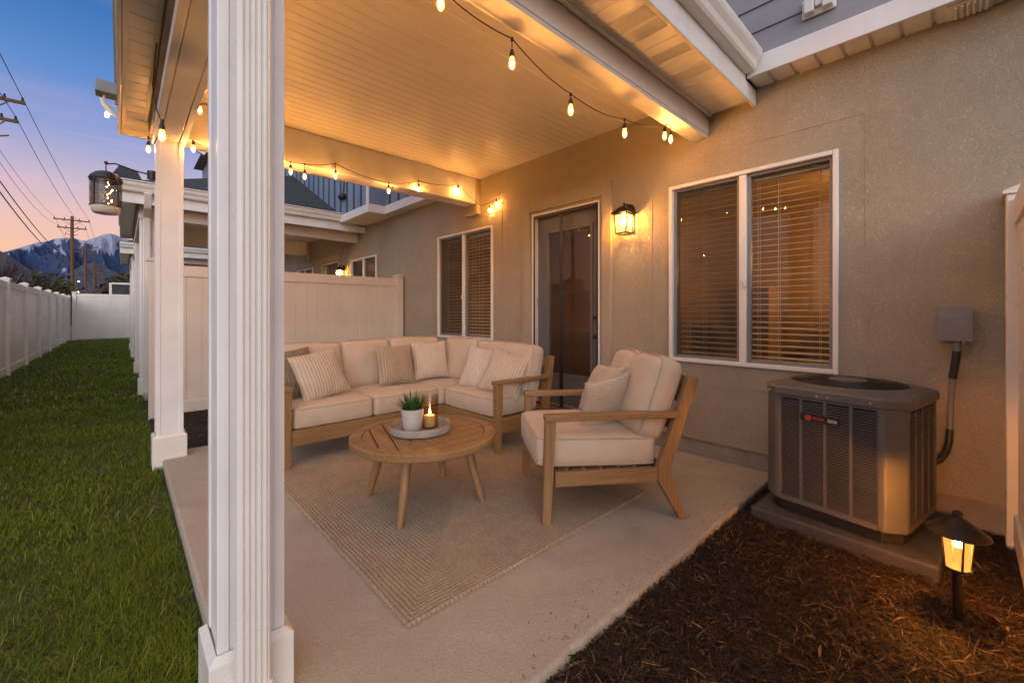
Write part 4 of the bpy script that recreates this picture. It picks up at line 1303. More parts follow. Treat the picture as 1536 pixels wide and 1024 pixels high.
# ------------------------------------------------------------------ coffee table
TC = (1.385, 2.29)
tab = thing('coffee_table', 'round teak coffee table with slatted top and four splayed legs', 'coffee table', (*TC, 0))
m = MB(); m.lathe([(0.372, 0.392), (0.372, 0.431), (0.434, 0.431), (0.442, 0.424), (0.442, 0.392), (0.434, 0.384), (0.372, 0.384), (0.372, 0.392)], *TC, 96)
m.build('rim', M['woodx'], tab, smooth=True, angle=30)


def clip_poly(poly, nx_, ny_, c):
    out = []
    for i in range(len(poly)):
        p, q = poly[i], poly[(i + 1) % len(poly)]
        a = p[0] * nx_ + p[1] * ny_ - c; b = q[0] * nx_ + q[1] * ny_ - c
        if a <= 0: out.append(p)
        if (a < 0 < b) or (b < 0 < a):
            t = a / (a - b); out.append((p[0] + (q[0] - p[0]) * t, p[1] + (q[1] - p[1]) * t))
    return out


def table_slats(m):
    circ = [(0.368 * math.cos(2 * PI * i / 90), 0.368 * math.sin(2 * PI * i / 90)) for i in range(90)]
    th0 = R(38)
    for half in (1, -1):
        ang = th0 + half * R(35)
        n = (-math.sin(ang), math.cos(ang)); dn_ = (-math.sin(th0), math.cos(th0))
        base = clip_poly(circ, -half * dn_[0], -half * dn_[1], -0.0012)
        s = -0.62
        while s < 0.62:
            p = clip_poly(base, n[0], n[1], s + 0.0842) if base else []
            p = clip_poly(p, -n[0], -n[1], -s) if p else []
            if len(p) > 2: m.prism([(x + TC[0], y + TC[1]) for x, y in p], 0.398, 0.429)
            s += 0.093


mm = MB(); table_slats(mm); mm.build('slatted_top', M['woody'], tab, bevel=0.0015, segs=1)
m = MB(); m.lathe([(0.0, 0.350), (0.21, 0.350), (0.225, 0.362), (0.225, 0.397), (0.0, 0.397)], *TC, 48); m.lathe([(0.30, 0.37), (0.372, 0.37), (0.372, 0.384), (0.30, 0.384)], *TC, 48)
m.build('apron', M['woodx'], tab, smooth=True, angle=30)
for k in range(4):
    a = R(38 + 90 * k + (3 if k % 2 else 0))
    m = MB(); m.tube([(TC[0] + .365 * math.cos(a), TC[1] + .365 * math.sin(a), 0.012), (TC[0] + .31 * math.cos(a), TC[1] + .31 * math.sin(a), 0.2), (TC[0] + .265 * math.cos(a), TC[1] + .265 * math.sin(a), 0.384)], [0.019, 0.026, 0.032], 14)
    m.build('leg', M['woodz'], tab, smooth=True, angle=40)

TR = at_y(628, 640, 2.31); TR = (1.375, 2.325)
tray = thing('tray', 'round grey concrete tray on the coffee table', 'tray', (*TR, 0.4315))
m = MB(); m.lathe([(0.0, 0.4318), (0.180, 0.4318), (0.189, 0.437), (0.193, 0.474), (0.189, 0.479), (0.184, 0.474), (0.181, 0.445), (0.0, 0.443)], *TR, 64)
m.build('tray_dish', M['tray'], tray, smooth=True, angle=50)
PC = (TR[0] - 0.048, TR[1] + 0.012)
pl = thing('potted_plant', 'small spiky grass plant in a pale stone pot on the tray', 'potted plant', (*PC, 0.4435))
m = MB(); m.lathe([(0.0, 0.4438), (0.050, 0.4438), (0.056, 0.450), (0.068, 0.555), (0.070, 0.572), (0.066, 0.576), (0.061, 0.572), (0.058, 0.55), (0.0, 0.548)], *PC, 48)
m.build('pot', M['ceramic'], pl, smooth=True, angle=50)
m = MB(); m.lathe([(0.0, 0.558), (0.03, 0.5585), (0.0585, 0.552)], *PC, 32); m.build('soil', M['soil'], pl, smooth=True)


def plant_leaves(n=230):
    Vs = []; Qs = []; T = []
    off = 0
    for i in range(n):
        a = RNG.uniform(0, 2 * PI); r0 = 0.035 * math.sqrt(RNG.random()); sp_ = RNG.uniform(0.12, 1.0)
        L = RNG.uniform(0.095, 0.150) * (1.05 - 0.22 * sp_); wd = RNG.uniform(0.0045, 0.008)
        dx, dy = math.cos(a), math.sin(a); sx, sy = -dy, dx
        rows = 5
        t0 = RNG.uniform(0.1, 0.85)
        for j in range(rows):
            t = j / (rows - 1)
            out = L * (0.72 * sp_ * t + 0.25 * sp_ * t * t); up = L * (t * (1.05 - 0.30 * sp_) - 0.22 * sp_ * t * t)
            w_ = wd * (0.75 + 0.5 * t) * (1 - t ** 2.2) + 0.0003
            cx, cy, cz = PC[0] + dx * (r0 + out), PC[1] + dy * (r0 + out), 0.555 + up
            Vs.append((cx + sx * w_ / 2, cy + sy * w_ / 2, cz)); Vs.append((cx, cy, cz - w_ * 0.25)); Vs.append((cx - sx * w_ / 2, cy - sy * w_ / 2, cz)); T += [min(1, t0 * (0.6 + 0.5 * t))] * 3
        for j in range(rows - 1):
            b = off + j * 3
            Qs += [(b, b + 1, b + 4, b + 3), (b + 1, b + 2, b + 5, b + 4)]
        off += rows * 3
    V = np.array(Vs) - np.array([*PC, 0.4435])
    return npmesh('leaves', V, np.array(Qs), M['leaf'], pl, attr=np.array(T))


plant_leaves()
CC = (TR[0] + 0.062, TR[1] - 0.012)
ch = thing('candle_lantern', 'lit pillar candle in a smoked glass cylinder on the tray', 'candle holder', (*CC, 0.4435))
m = MB(); m.lathe([(0.0, 0.4440), (0.052, 0.4440), (0.054, 0.447), (0.054, 0.650), (0.0525, 0.652), (0.051, 0.650), (0.051, 0.449), (0.0, 0.449)], *CC, 48)
m.build('glass_cylinder', M['smoke'], ch, smooth=True, angle=50)
m = MB(); m.lathe([(0.0, 0.4495), (0.033, 0.4495), (0.0345, 0.452), (0.0345, 0.517), (0.031, 0.521), (0.024, 0.517), (0.0, 0.513)], *CC, 32)
cd = m.build('candle', M['wax'], ch, smooth=True, angle=60)
m = MB(); m.tube([(CC[0], CC[1], 0.512), (CC[0] + .001, CC[1], 0.527)], 0.0012, 6); m.build('wick', M['black'], cd)
m = MB(); m.lathe([(0.0, 0.523), (0.0045, 0.529), (0.0062, 0.536), (0.0045, 0.547), (0.0018, 0.557), (0.0, 0.563)], *CC, 12); m.build('flame', M['flame'], cd, smooth=True)

# ------------------------------------------------------------------ air conditioner
pd = MB(); pd.box(-0.375, 0.375, -0.40, 0.385, -0.06, 0.035)
po = pd.build('equipment_pad', M['pad'], bevel=0.012, segs=2)
po.location = (3.065, 0.452, 0); po.rotation_euler = (0, 0, R(-3))
setp(po, 'grey square equipment pad under the air conditioner', 'equipment pad')
ac = thing('air_conditioner', 'large taupe louvred air conditioner condenser on a grey pad', 'air conditioner', (3.06, 0.455, 0.05), (0, 0, R(-10)))
ac.scale = (1, 1, 0.905); ac.location.z = 0.036
AX0, AX1, AY0, AY1, CH = 2.755, 3.365, 0.135, 0.775, 0.068


def oct_poly(g=0.0, ch=CH):
    x0, x1, y0, y1 = AX0 - g, AX1 + g, AY0 - g, AY1 + g
    return [(x0 + ch, y0), (x1 - ch, y0), (x1, y0 + ch), (x1, y1 - ch), (x1 - ch, y1), (x0 + ch, y1), (x0, y1 - ch), (x0, y0 + ch)]


m = MB(); m.prism(oct_poly(-0.02), 0.0505, 0.115); m.build('base_pan', M['black'], ac, bevel=0.004)
m = MB(); m.prism(oct_poly(-0.034), 0.118, 0.788); m.build('coil_core', M['acdark'], ac)
# sheet corners and rails
P8 = oct_poly(0)
for (i, j) in ((0, 7), (1, 2), (3, 4), (5, 6)):
    p = Vector((*P8[i], 0)); q = Vector((*P8[j], 0)); mid = (p + q) / 2; nrm = (mid - Vector((3.067, 0.45, 0))).normalized()
    d = (q - p).normalized()
    # wrap the post 30 mm onto both flat faces
    fa = Vector((1, 0, 0)) if abs(p.y - AY0) < 1e-6 or abs(p.y - AY1) < 1e-6 else Vector((0, 1, 0))
    ca = (Vector((3.067, 0.45, 0)) - p); ea = fa * math.copysign(0.03, ca.dot(fa))
    fb = Vector((0, 1, 0)) if fa.x else Vector((1, 0, 0))
    cb_ = (Vector((3.067, 0.45, 0)) - q); eb = fb * math.copysign(0.03, cb_.dot(fb))
    loop = [p + ea, p, q, q + eb]
    inn = [v + (Vector((3.067, 0.45, 0)) - v).normalized() * 0.02 for v in loop]
    poly = [(v.x, v.y) for v in loop] + [(v.x, v.y) for v in inn[::-1]]
    m = MB(); m.prism(poly, 0.118, 0.79); m.build('corner_panel', M['acmetal'], ac, bevel=0.012, segs=3)


def louvre_panel(face, ncol, label=None):
    m = MB(); top, bot = 0.768, 0.15
    if face in ('front', 'back'):
        a, b = AY0 + CH + 0.03, AY1 - CH - 0.03
    else:
        a, b = AX0 + CH + 0.03, AX1 - CH - 0.03
    xf_ = {'front': AX0, 'back': AX1, 'near': AY0, 'far': AY1}[face]; sg = -1 if face in ('front', 'near') else 1

    def bx(u0, u1, d0, d1, z0, z1):
        e0, e1 = sorted((xf_ - sg * d0, xf_ - sg * d1))
        if face in ('front', 'back'): m.box(e0, e1, u0, u1, z0, z1)
        else: m.box(u0, u1, e0, e1, z0, z1)
    bx(a, b, 0.002, 0.014, top, 0.79); bx(a, b, 0.002, 0.014, 0.118, bot)
    wv = 0.014; cw = (b - a - wv * (ncol - 1)) / ncol
    for i in range(ncol - 1): bx(a + (i + 1) * cw + i * wv, a + (i + 1) * (cw + wv), 0.002, 0.014, bot, top)
    pitch = 0.0142
    for i in range(ncol):
        u0 = a + i * (cw + wv); u1 = u0 + cw; z = bot + 0.004
        while z < top - 0.006:
            # each louvre: a tilted blade
            d0, d1 = 0.001, 0.016
            e0 = xf_ - sg * d0; e1 = xf_ - sg * d1
            vs = [(e0, z), (e1, z + 0.0012), (e1, z + 0.0042), (e0, z + 0.0056)]
            if face in ('front', 'back'): m.extrude([(p, q) for p, q in vs], 'y', u0, u1)
            else: m.extrude([(p, q) for p, q in vs], 'x', u0, u1)
            z += pitch
    return m.build('louvre_panel', M['acmetal'], ac)


front = louvre_panel('front', 4); louvre_panel('near', 4); louvre_panel('far', 4); louvre_panel('back', 4)
# top lid with recessed fan guard
m = MB(); cxy = ((AX0 + AX1) / 2, (AY0 + AY1) / 2); rr = 0.272
outer = oct_poly(0.012, 0.11)
# rounded octagon outline with a bevelled rim
def ring_pts(g, ch, n):
    base = oct_poly(g, ch); pts = []
    # resample to n points by angle
    for i in range(n):
        a = 2 * PI * i / n; d = Vector((math.cos(a), math.sin(a)))
        best = None
        for j in range(8):
            p, q = Vector(base[j]) - Vector(cxy), Vector(base[(j + 1) % 8]) - Vector(cxy)
            den = d.x * (q - p).y - d.y * (q - p).x
            if abs(den) < 1e-9: continue
            t = (p.x * (q - p).y - p.y * (q - p).x) / den; u = (p.x * d.y - p.y * d.x) / den
            if t > 0 and -1e-6 <= u <= 1 + 1e-6 and (best is None or t < best): best = t
        pts.append((cxy[0] + d.x * best, cxy[1] + d.y * best))
    return pts


NR = 96
rings = [(ring_pts(0.006, 0.082, NR), 0.785), (ring_pts(0.014, 0.084, NR), 0.789), (ring_pts(0.014, 0.084, NR), 0.828), (ring_pts(0.006, 0.088, NR), 0.842), (ring_pts(-0.012, 0.095, NR), 0.850)]
circ = lambda r: [(cxy[0] + r * math.cos(2 * PI * i / NR), cxy[1] + r * math.sin(2 * PI * i / NR)) for i in range(NR)]
rings += [(circ(rr + 0.012), 0.866), (circ(rr), 0.866), (circ(rr - 0.006), 0.856), (circ(rr - 0.008), 0.80), (circ(0.02), 0.80)]
vs = [(x, y, z) for pts, z in rings for x, y in pts]
fs = [(i * NR + k, i * NR + (k + 1) % NR, (i + 1) * NR + (k + 1) % NR, (i + 1) * NR + k) for i in range(len(rings) - 1) for k in range(NR)]
m.add(vs, fs)
top = m.build('top_lid', M['acmetal'], ac, smooth=True, angle=25)
m = MB()
for r_ in np.arange(0.095, rr - 0.004, 0.0125):
    m.tube([(cxy[0] + r_ * math.cos(2 * PI * i / 64), cxy[1] + r_ * math.sin(2 * PI * i / 64), 0.866 + 0.012 * (1 - (r_ / rr) ** 2)) for i in range(65)], 0.0024, 6, caps=False)
for i in range(6):
    a = 2 * PI * i / 6 + 0.3
    m.tube([(cxy[0] + r_ * math.cos(a), cxy[1] + r_ * math.sin(a), 0.862 + 0.012 * (1 - (r_ / rr) ** 2)) for r_ in (0.07, 0.16, 0.25)], 0.003, 6)
m.build('fan_guard', M['grille'], top, smooth=True, angle=80)
m = MB(); m.lathe([(0.0, 0.887), (0.06, 0.887), (0.086, 0.882), (0.09, 0.874), (0.09, 0.868), (0.0, 0.868)], *cxy, 40); m.build('fan_cap', M['acmetal'], top, smooth=True, angle=35)
m = MB()
for (dy, z) in ((0.03, 0.806), (-0.02, 0.806), (0.27, 0.806), (-0.2, 0.81)): m.tube([(AX0 - 0.0145, cxy[1] + dy, z), (AX0 - 0.0185, cxy[1] + dy, z)], 0.005, 8)
m.build('screw', M['silver'], top, smooth=True)
# badge with emblem and lettering
bz = 0.668; by0, by1 = 0.385, 0.568
m = MB(); m.box(AX0 - 0.008, AX0 + 0.004, by0, by1, bz - 0.023, bz + 0.023); bd = m.build('badge', M['black'], front, bevel=0.002)
m = MB(); ex = AX0 - 0.0095
ey = by1 - 0.038
m.tube([(AX0 - 0.0078, ey, bz), (ex, ey, bz)], 0.0155, 24)
em = m.build('emblem', M['red'], bd)
m = MB()
for i in range(22):
    a0 = 0.5 + i * 0.27; 
pts = [(ex - 0.0006, ey + (0.0035 + 0.0004 * i) * math.cos(0.5 * i), bz + (0.0035 + 0.0004 * i) * math.sin(0.5 * i)) for i in range(18)]
m.tube(pts, 0.0011, 5); m.build('emblem_mark', M['black'], em)


def text_part(txt, size, loc, mat, parent, ext=0.0006):
    cu = bpy.data.curves.new('lettering', 'FONT'); cu.body = txt; cu.size = size; cu.extrude = ext; cu.align_x = 'LEFT'; cu.align_y = 'CENTER'; cu.offset = 0.0004
    to = bpy.data.objects.new('lettering_tmp', cu); COL.objects.link(to)
    bpy.context.view_layer.update()
    me = bpy.data.meshes.new_from_object(to)
    bpy.data.objects.remove(to)
    me.materials.clear(); me.materials.append(M[mat])
    o = bpy.data.objects.new('lettering', me); COL.objects.link(o)
    o.parent = parent
    off_ = WLOC[parent.name]
    # text runs towards -y, faces -x
    o.matrix_local = Matrix.Translation(Vector(loc) - off_) @ Matrix(((0, 0, -1, 0), (-1, 0, 0, 0), (0, 1, 0, 0), (0, 0, 0, 1)))
    return o


text_part('TRANE', 0.0165, (AX0 - 0.0086, ey - 0.022, bz - 0.0005), 'red', bd)
m = MB(); m.box(AX0 - 0.0092, AX0 - 0.0078, by0 + 0.012, by0 + 0.052, bz - 0.009, bz + 0.0075); lp_ = m.build('rating_plate', M['silver'], bd, bevel=0.001)
m = MB()
for i, wv in enumerate((0.006, 0.004, 0.007, 0.005)): m.box(AX0 - 0.0098, AX0 - 0.0091, by0 + 0.0465 - i * 0.0085 - wv, by0 + 0.0465 - i * 0.0085, bz - 0.003, bz + 0.003)
m.build('plate_print', M['black'], lp_)

# disconnect box with conduit
db = thing('disconnect_box', 'grey electrical disconnect box on the stucco wall above the air conditioner conduit', 'electrical box', (WX, 0.03, 1.1))
b0, b1 = -0.035, 0.098
m = MB(); m.box(WX - 0.075, WX - 0.001, b0 + 0.004, b1 - 0.004, 1.02, 1.197); m.build('box_body', M['greybox'], db, bevel=0.004)
m = MB(); m.box(WX - 0.083, WX - 0.0755, b0, b1, 1.012, 1.203)
m.box(WX - 0.0865, WX - 0.0832, b0 + 0.02, b1 - 0.02, 1.137, 1.141)
cv = m.build('cover', M['greybox'], db, bevel=0.003)
m = MB(); m.tube([(WX - 0.045, 0.025, 1.02), (WX - 0.045, 0.025, 0.955)], 0.016, 14); m.build('fitting', M['greybox'], db, smooth=True)
m = MB(); m.tube([(WX - 0.045, 0.0, 1.02), (WX - 0.045, 0.0, 1.0)], 0.009, 10); m.build('ground_clamp', M['brass'], db, smooth=True)
m = MB(); m.tube([(WX - 0.045, 0.025, 0.956), (WX - 0.043, 0.03, 0.90), (WX - 0.038, 0.042, 0.80)], 0.0175, 12); m.build('insulation', M['black'], db, smooth=True)
m = MB(); m.tube([(WX - 0.038, 0.042, 0.80), (WX - 0.035, 0.05, 0.64), (WX - 0.035, 0.053, 0.50)], 0.0135, 12); m.build('conduit', M['greybox'], db, smooth=True)
pts = [(WX - 0.035, 0.053, 0.51), (WX - 0.036, 0.056, 0.44), (WX - 0.045, 0.068, 0.38), (WX - 0.06, 0.09, 0.335), (WX - 0.085, 0.13, 0.305), (WX - 0.10, 0.17, 0.295)]
m = MB(); m.tube(pts, 0.0165, 12); m.build('whip', M['black'], db, smooth=True, angle=60)

# ------------------------------------------------------------------ path light
PLc = (2.405, 0.016); gz = -0.05
ptl = thing('path_light', 'lit bronze path light with conical cap standing in the mulch', 'path light', (*PLc, gz))
m = MB(); m.lathe([(0, gz - 0.05), (0.016, gz - 0.05), (0.016, 0.165), (0, 0.165)], *PLc, 20); m.lathe([(0, gz - 0.01), (0.03, gz - 0.01), (0.03, gz + 0.012), (0.017, gz + 0.022)], *PLc, 20)
m.build('stake', M['dark'], ptl, smooth=True)
m = MB(); m.lathe([(0, 0.160), (0.034, 0.160), (0.040, 0.166), (0.040, 0.174), (0, 0.174)], *PLc, 28)
for k in range(4):
    a = R(20 + 90 * k)
    m.bar((PLc[0] + .0375 * math.cos(a), PLc[1] + .0375 * math.sin(a), 0.173), (PLc[0] + .0485 * math.cos(a), PLc[1] + .0485 * math.sin(a), 0.320), 0.006, 0.006)
m.build('cage', M['dark'], ptl, smooth=True, angle=30)
m = MB(); m.lathe([(0.0350, 0.1745), (0.0460, 0.318)], *PLc, 32); m.build('lamp_glass', M['pathpane'], ptl, smooth=True)
m = MB(); m.ball((PLc[0], PLc[1], 0.262), 0.012, 14, 8); m.build('bulb', M['pathcore'], ptl, smooth=True)
m = MB(); m.lathe([(0.0, 0.322), (0.050, 0.322), (0.090, 0.306), (0.093, 0.308), (0.091, 0.313), (0.062, 0.334), (0.026, 0.362), (0.016, 0.367), (0.014, 0.373), (0.017, 0.381), (0.014, 0.389), (0.006, 0.394), (0, 0.395)], *PLc, 48)
m.build('cap', M['dark'], ptl, smooth=True, angle=50)


# ------------------------------------------------------------------ wall lanterns
def wall_lantern(y0, label, first=None):
    if first is not None:
        o = copy_tree(first); o.location = (WX, 2.12 + y0, 2.03); o['label'] = label
        return o
    w_ = thing('wall_lantern', label, 'wall lantern', (WX, 2.12, 2.03), group='wall lanterns by the back doors', world=False)
    w_.scale = (0.92, 0.92, 1.1)
    m = MB(); pr = [(-.062, -.115), (.062, -.115)] + [(.062 * math.cos(a), .075 + .062 * math.sin(a)) for a in np.linspace(0, PI, 12)]
    m.extrude(pr, 'x', -0.014, -0.001); m.build('backplate', M['dark'], w_, bevel=0.003)
    cx = -0.105; hw, hb = 0.066, 0.058
    m = MB()
    m.tube([(-0.012, 0, 0.10), (-0.05, 0, 0.128), (cx, 0, 0.118), (cx, 0, 0.10)], 0.007, 8)
    m.lathe([(0.0, .135), (0.008, .13), (0.010, .12), (0.006, .11), (0.018, .104), (0.03, 0.100)], cx, 0, 16)
    # pyramid roof
    m.add([(cx - .092, -.092, .048), (cx + .092, -.092, .048), (cx + .092, .092, .048), (cx - .092, .092, .048), (cx - .026, -.026, .102), (cx + .026, -.026, .102), (cx + .026, .026, .102), (cx - .026, .026, .102),
           (cx - .092, -.092, .040), (cx + .092, -.092, .040), (cx + .092, .092, .040), (cx - .092, .092, .040)],
          [(0, 1, 5, 4), (1, 2, 6, 5), (2, 3, 7, 6), (3, 0, 4, 7), (4, 5, 6, 7), (8, 11, 10, 9), (0, 8, 9, 1), (1, 9, 10, 2), (2, 10, 11, 3), (3, 11, 8, 0)])
    m.build('roof', M['dark'], w_, smooth=True, angle=25)
    m = MB()
    for sx in (-1, 1):
        for sy in (-1, 1): m.bar((cx + sx * hb, sy * hb, -.125), (cx + sx * hw, sy * hw, .041), .009, .009)
    for s in (-1, 1):
        m.bar((cx - hb, s * hb, -.122), (cx + hb, s * hb, -.122), .008, .010); m.bar((cx + s * hb, -hb, -.122), (cx + s * hb, hb, -.122), .008, .010)
        m.bar((cx - hw, s * hw, .036), (cx + hw, s * hw, .036), .008, .010); m.bar((cx + s * hw, -hw, .036), (cx + s * hw, hw, .036), .008, .010)
    m.build('cage', M['dark'], w_)
    m = MB()
    q0, q1 = hb - .003, hw - .003
    c = [(-1, -1), (1, -1), (1, 1), (-1, 1)]
    vs = [(cx + a * q0, b * q0, -.119) for a, b in c] + [(cx + a * q1, b * q1, .035) for a, b in c]
    m.add(vs, [(i, (i + 1) % 4, 4 + (i + 1) % 4, 4 + i) for i in range(4)])
    m.build('lamp_glass', M['lamppane'], w_)
    m = MB(); m.ball((cx, 0, -.025), .026, 16, 10, 1.2); m.tube([(cx, 0, 0.0), (cx, 0, 0.04)], 0.012, 10); m.build('bulb', M['lampcore'], w_, smooth=True)
    return w_


wl0 = wall_lantern(0, 'lit bronze box lantern on the wall right of the screened door')
wall_lantern(YS, 'lit lantern on the neighbouring house wall seen above the privacy fence', wl0)
wall_lantern(2 * YS, 'lit lantern on the far house wall mostly hidden behind the covers', wl0)


cl = thing('ceiling_light', 'lit porch ceiling light under the neighbouring patio cover', 'ceiling light', (2.2, 9.7, 2.92))
m = MB(); m.lathe([(0, 2.925), (0.12, 2.925), (0.12, 2.905), (0.11, 2.90), (0, 2.90)], 2.2, 9.7, 24); m.build('canopy', M['dark'], cl, smooth=True, angle=40)
m = MB(); m.lathe([(0.10, 2.899), (0.085, 2.86), (0.05, 2.84), (0, 2.834)], 2.2, 9.7, 24); m.build('globe', emis('porch_globe', (1.0, 0.52, 0.18), 22), cl, smooth=True)


# ------------------------------------------------------------------ string lights
def string_lights(label, anchors, bulbs, group='string lights round the patio'):
    """anchors: wire points (Vector); bulbs: list of (point on wire, drop)"""
    s = thing('string_lights', label, 'string lights', tuple(anchors[0]), group=group)
    m = MB(); path = []
    for i in range(len(anchors) - 1):
        a, b = anchors[i], anchors[i + 1]; sag = 0.05 * (b - a).length
        for j in range(10):
            t = j / 10; p = a.lerp(b, t); p.z -= sag * 4 * t * (1 - t); path.append(p)
    path.append(anchors[-1])
    m.tube(path, 0.0032, 6); m.build('wire', M['wire'], s, smooth=True)
    for (p, drop) in bulbs:
        x, y, z = p
        z1 = z - drop
        m = MB()   # pear shaped glass
        m.lathe([(0.010, z1), (0.0115, z1 - 0.010), (0.0152, z1 - 0.025), (0.0168, z1 - 0.036), (0.0146, z1 - 0.048), (0.009, z1 - 0.058), (0.004, z1 - 0.063), (0.0, z1 - 0.064)], x, y, 14)
        b = m.build('bulb', M['bulbglass'], s, smooth=True)
        m = MB(); m.lathe([(0.0, z1 + 0.038), (0.007, z1 + 0.036), (0.009, z1 + 0.026), (0.0125, z1 + 0.020), (0.0125, z1 - 0.003), (0.0, z1 - 0.003)], x, y, 14)
        if drop > 0.05: m.tube([(x, y, z1 + 0.045), (x, y, z + 0.002)], 0.0028, 6)
        m.lathe([(0, z + 0.006), (0.007, z + 0.004), (0.007, z - 0.012), (0, z - 0.014)], x, y, 8)
        m.build('socket', M['wire'], b, smooth=True)
        m = MB(); m.ball((x, y, z1 - 0.034), 0.0075, 8, 6, 1.7); m.build('filament', M['bulbcore'], b, smooth=True)
    return s


YA = 1.505
A = [at_y(585, -90, YA), at_y(661, -16, YA), at_y(768, 58, YA), at_y(856, 141, YA), at_y(937, 179, YA), at_y(1006, 186, YA)]
for q in A: q.z = min(q.z, 2.88)
string_lights('string of glowing bulbs hung along the front beam towards the house wall', A, [(A[1], 0.03), (A[2], 0.09), (A[3], 0.06), (A[4], 0.06), (A[5], 0.085), (A[5] + Vector((-0.055, 0.02, 0.0)), 0.07)])
YB = 4.335
B = [at_y(262, 190, YB), at_y(290, 212, YB), at_y(345, 232, YB), at_y(400, 238, YB), at_y(436, 243, YB), at_y(457, 246, YB), at_y(503, 245, YB), at_y(583, 274, YB), at_y(628, 271, YB), at_y(687, 277, YB), Vector((3.42, 4.27, 2.56)), Vector((3.435, 3.98, 2.60))]
string_lights('string of glowing bulbs draped along the back beam above the sofa', B, [(B[1], 0.03), (B[2], 0.04), (B[3], 0.04), (B[4], 0.06), (B[5], 0.09), (B[6], 0.10), (B[7], 0.06), (B[8], 0.07), (B[9], 0.045), (Vector((3.42, 4.10, 2.53)), 0.03), (B[11], 0.04)])
Cc = [Vector((0.15, 3.2, 2.735)), Vector((0.155, 3.75, 2.72)), at_x(243, 180, 0.155), Vector((0.165, 4.62, 2.63)), Vector((0.26, 4.66, 2.60))]
string_lights('short string of bulbs tucked under the left eave at the back post', Cc, [(Cc[2], 0.05), (Cc[3], 0.07)])
# string along the inside of the side beam, hidden from view by the front post
Dd = [Vector((0.43, 1.72, 2.78)), Vector((0.42, 2.4, 2.72)), Vector((0.42, 3.1, 2.74)), Vector((0.42, 3.8, 2.72)), Vector((0.43, 4.29, 2.74))]
string_lights('string of glowing bulbs along the side beam behind the front post', Dd, [(Dd[1], 0.04), (Dd[2], 0.04), (Dd[3], 0.04)])

# ------------------------------------------------------------------ hanging lantern on the back post
HL = at_y(159, 250, 4.42)
hl = thing('hanging_lantern', 'ribbed glass hanging lantern with dark domed lid on a post bracket', 'hanging lantern', (HL.x, HL.y, HL.z - 0.3))
m = MB(); m.tube([(0.20, 4.45, HL.z + 0.0), (0.08, 4.44, HL.z + 0.01), (HL.x + 0.05, 4.42, HL.z + 0.035), (HL.x, 4.42, HL.z + 0.02)], 0.0055, 8)
m.ball((HL.x, 4.42, HL.z + 0.03), 0.012, 8, 6); m.tube([(HL.x, 4.42, HL.z + 0.025), (HL.x, 4.42, HL.z - 0.04)], 0.004, 6)
m.lathe([(0, -0.03), (0.035, -0.03), (0.035, 0.03), (0, 0.03)], 0.185, 4.45, 12, HL.z)
m.build('bracket', M['dark'], hl, smooth=True, angle=40)
cx, cy, zt = HL.x, 4.42, HL.z - 0.035
m = MB(); m.lathe([(0.0, 0), (0.03, -0.002), (0.062, -0.016), (0.09, -0.045), (0.098, -0.066), (0.092, -0.070), (0.0, -0.068)], cx, cy, 36, zt); m.build('lid', M['panel'], hl, smooth=True, angle=50)
prof = []
for i in range(34):
    zz = -0.07 - 0.19 * i / 33
    prof.append((0.086 + (0.0028 if i % 2 else -0.0015), zz))
m = MB(); m.lathe(prof, cx, cy, 36, zt); m.build('ribbed_glass', M['tinglass'], hl, smooth=True, angle=80)
m = MB(); m.lathe([(0.0, -0.262), (0.088, -0.262), (0.09, -0.268), (0.076, -0.315), (0.066, -0.322), (0.0, -0.322)], cx, cy, 36, zt); m.build('base_cup', M['frost'], hl, smooth=True, angle=40)
m = MB()
for k in range(4):
    a = R(45 + 90 * k); m.tube([(cx + 0.091 * math.cos(a), cy + 0.091 * math.sin(a), zt - 0.066), (cx + 0.091 * math.cos(a), cy + 0.091 * math.sin(a), zt - 0.268)], 0.003, 6)
for zz in [-0.09 - 0.0135 * i for i in range(13)]: m.lathe([(0.0895, zz), (0.0912, zz), (0.0912, zz - 0.0022), (0.0895, zz - 0.0022)], cx, cy, 36, zt)
for zz in (-0.072, -0.262): m.lathe([(0.0885, zz), (0.093, zz), (0.093, zz - 0.008), (0.0885, zz - 0.008)], cx, cy, 36, zt)
m.build('cage', M['dark'], hl, smooth=True, angle=40)
m = MB(); rr_ = random.Random(4)
for i in range(11): m.ball((cx + 0.02 + rr_.uniform(-.018, .018), cy - 0.01 + rr_.uniform(-.018, .018), zt - 0.09 - i * 0.0155), 0.0042, 8, 5)
m.build('fairy_lights', emis('fairy_light', (1.0, 0.52, 0.16), 55), hl, smooth=True)

# eave flood light
EL = Vector((-0.06, 4.16, 2.76))
fl = thing('flood_light', 'grey box flood light bolted to the outer edge of the eave', 'flood light', (-0.03, EL.y, 2.80))
ey_ = EL.y
m = MB(); m.box(-0.135, -0.0190, ey_ - 0.06, ey_ + 0.06, 2.715, 2.80); m.build('housing', M['greybox'], fl, bevel=0.006)
m = MB(); m.tube([(-0.09, ey_, 2.716), (-0.088, ey_, 2.68), (-0.07, ey_, 2.65), (-0.024, ey_, 2.645)], 0.008, 8); m.tube([(-0.105, ey_, 2.69), (-0.088, ey_ - 0.01, 2.64), (-0.055, ey_ - 0.02, 2.60), (-0.03, ey_ - 0.02, 2.58)], [0.008, 0.017, 0.019, 0.01], 10)
m.build('arm', M['white'], fl, smooth=True)
m = MB(); m.lathe([(0.0, 2.60), (0.008, 2.595), (0.013, 2.575), (0.009, 2.56), (0, 2.557)], -0.075, ey_ - 0.01, 12); m.build('bulb', emis('eave_bulb', (1, 0.7, 0.45), 12), fl, smooth=True)

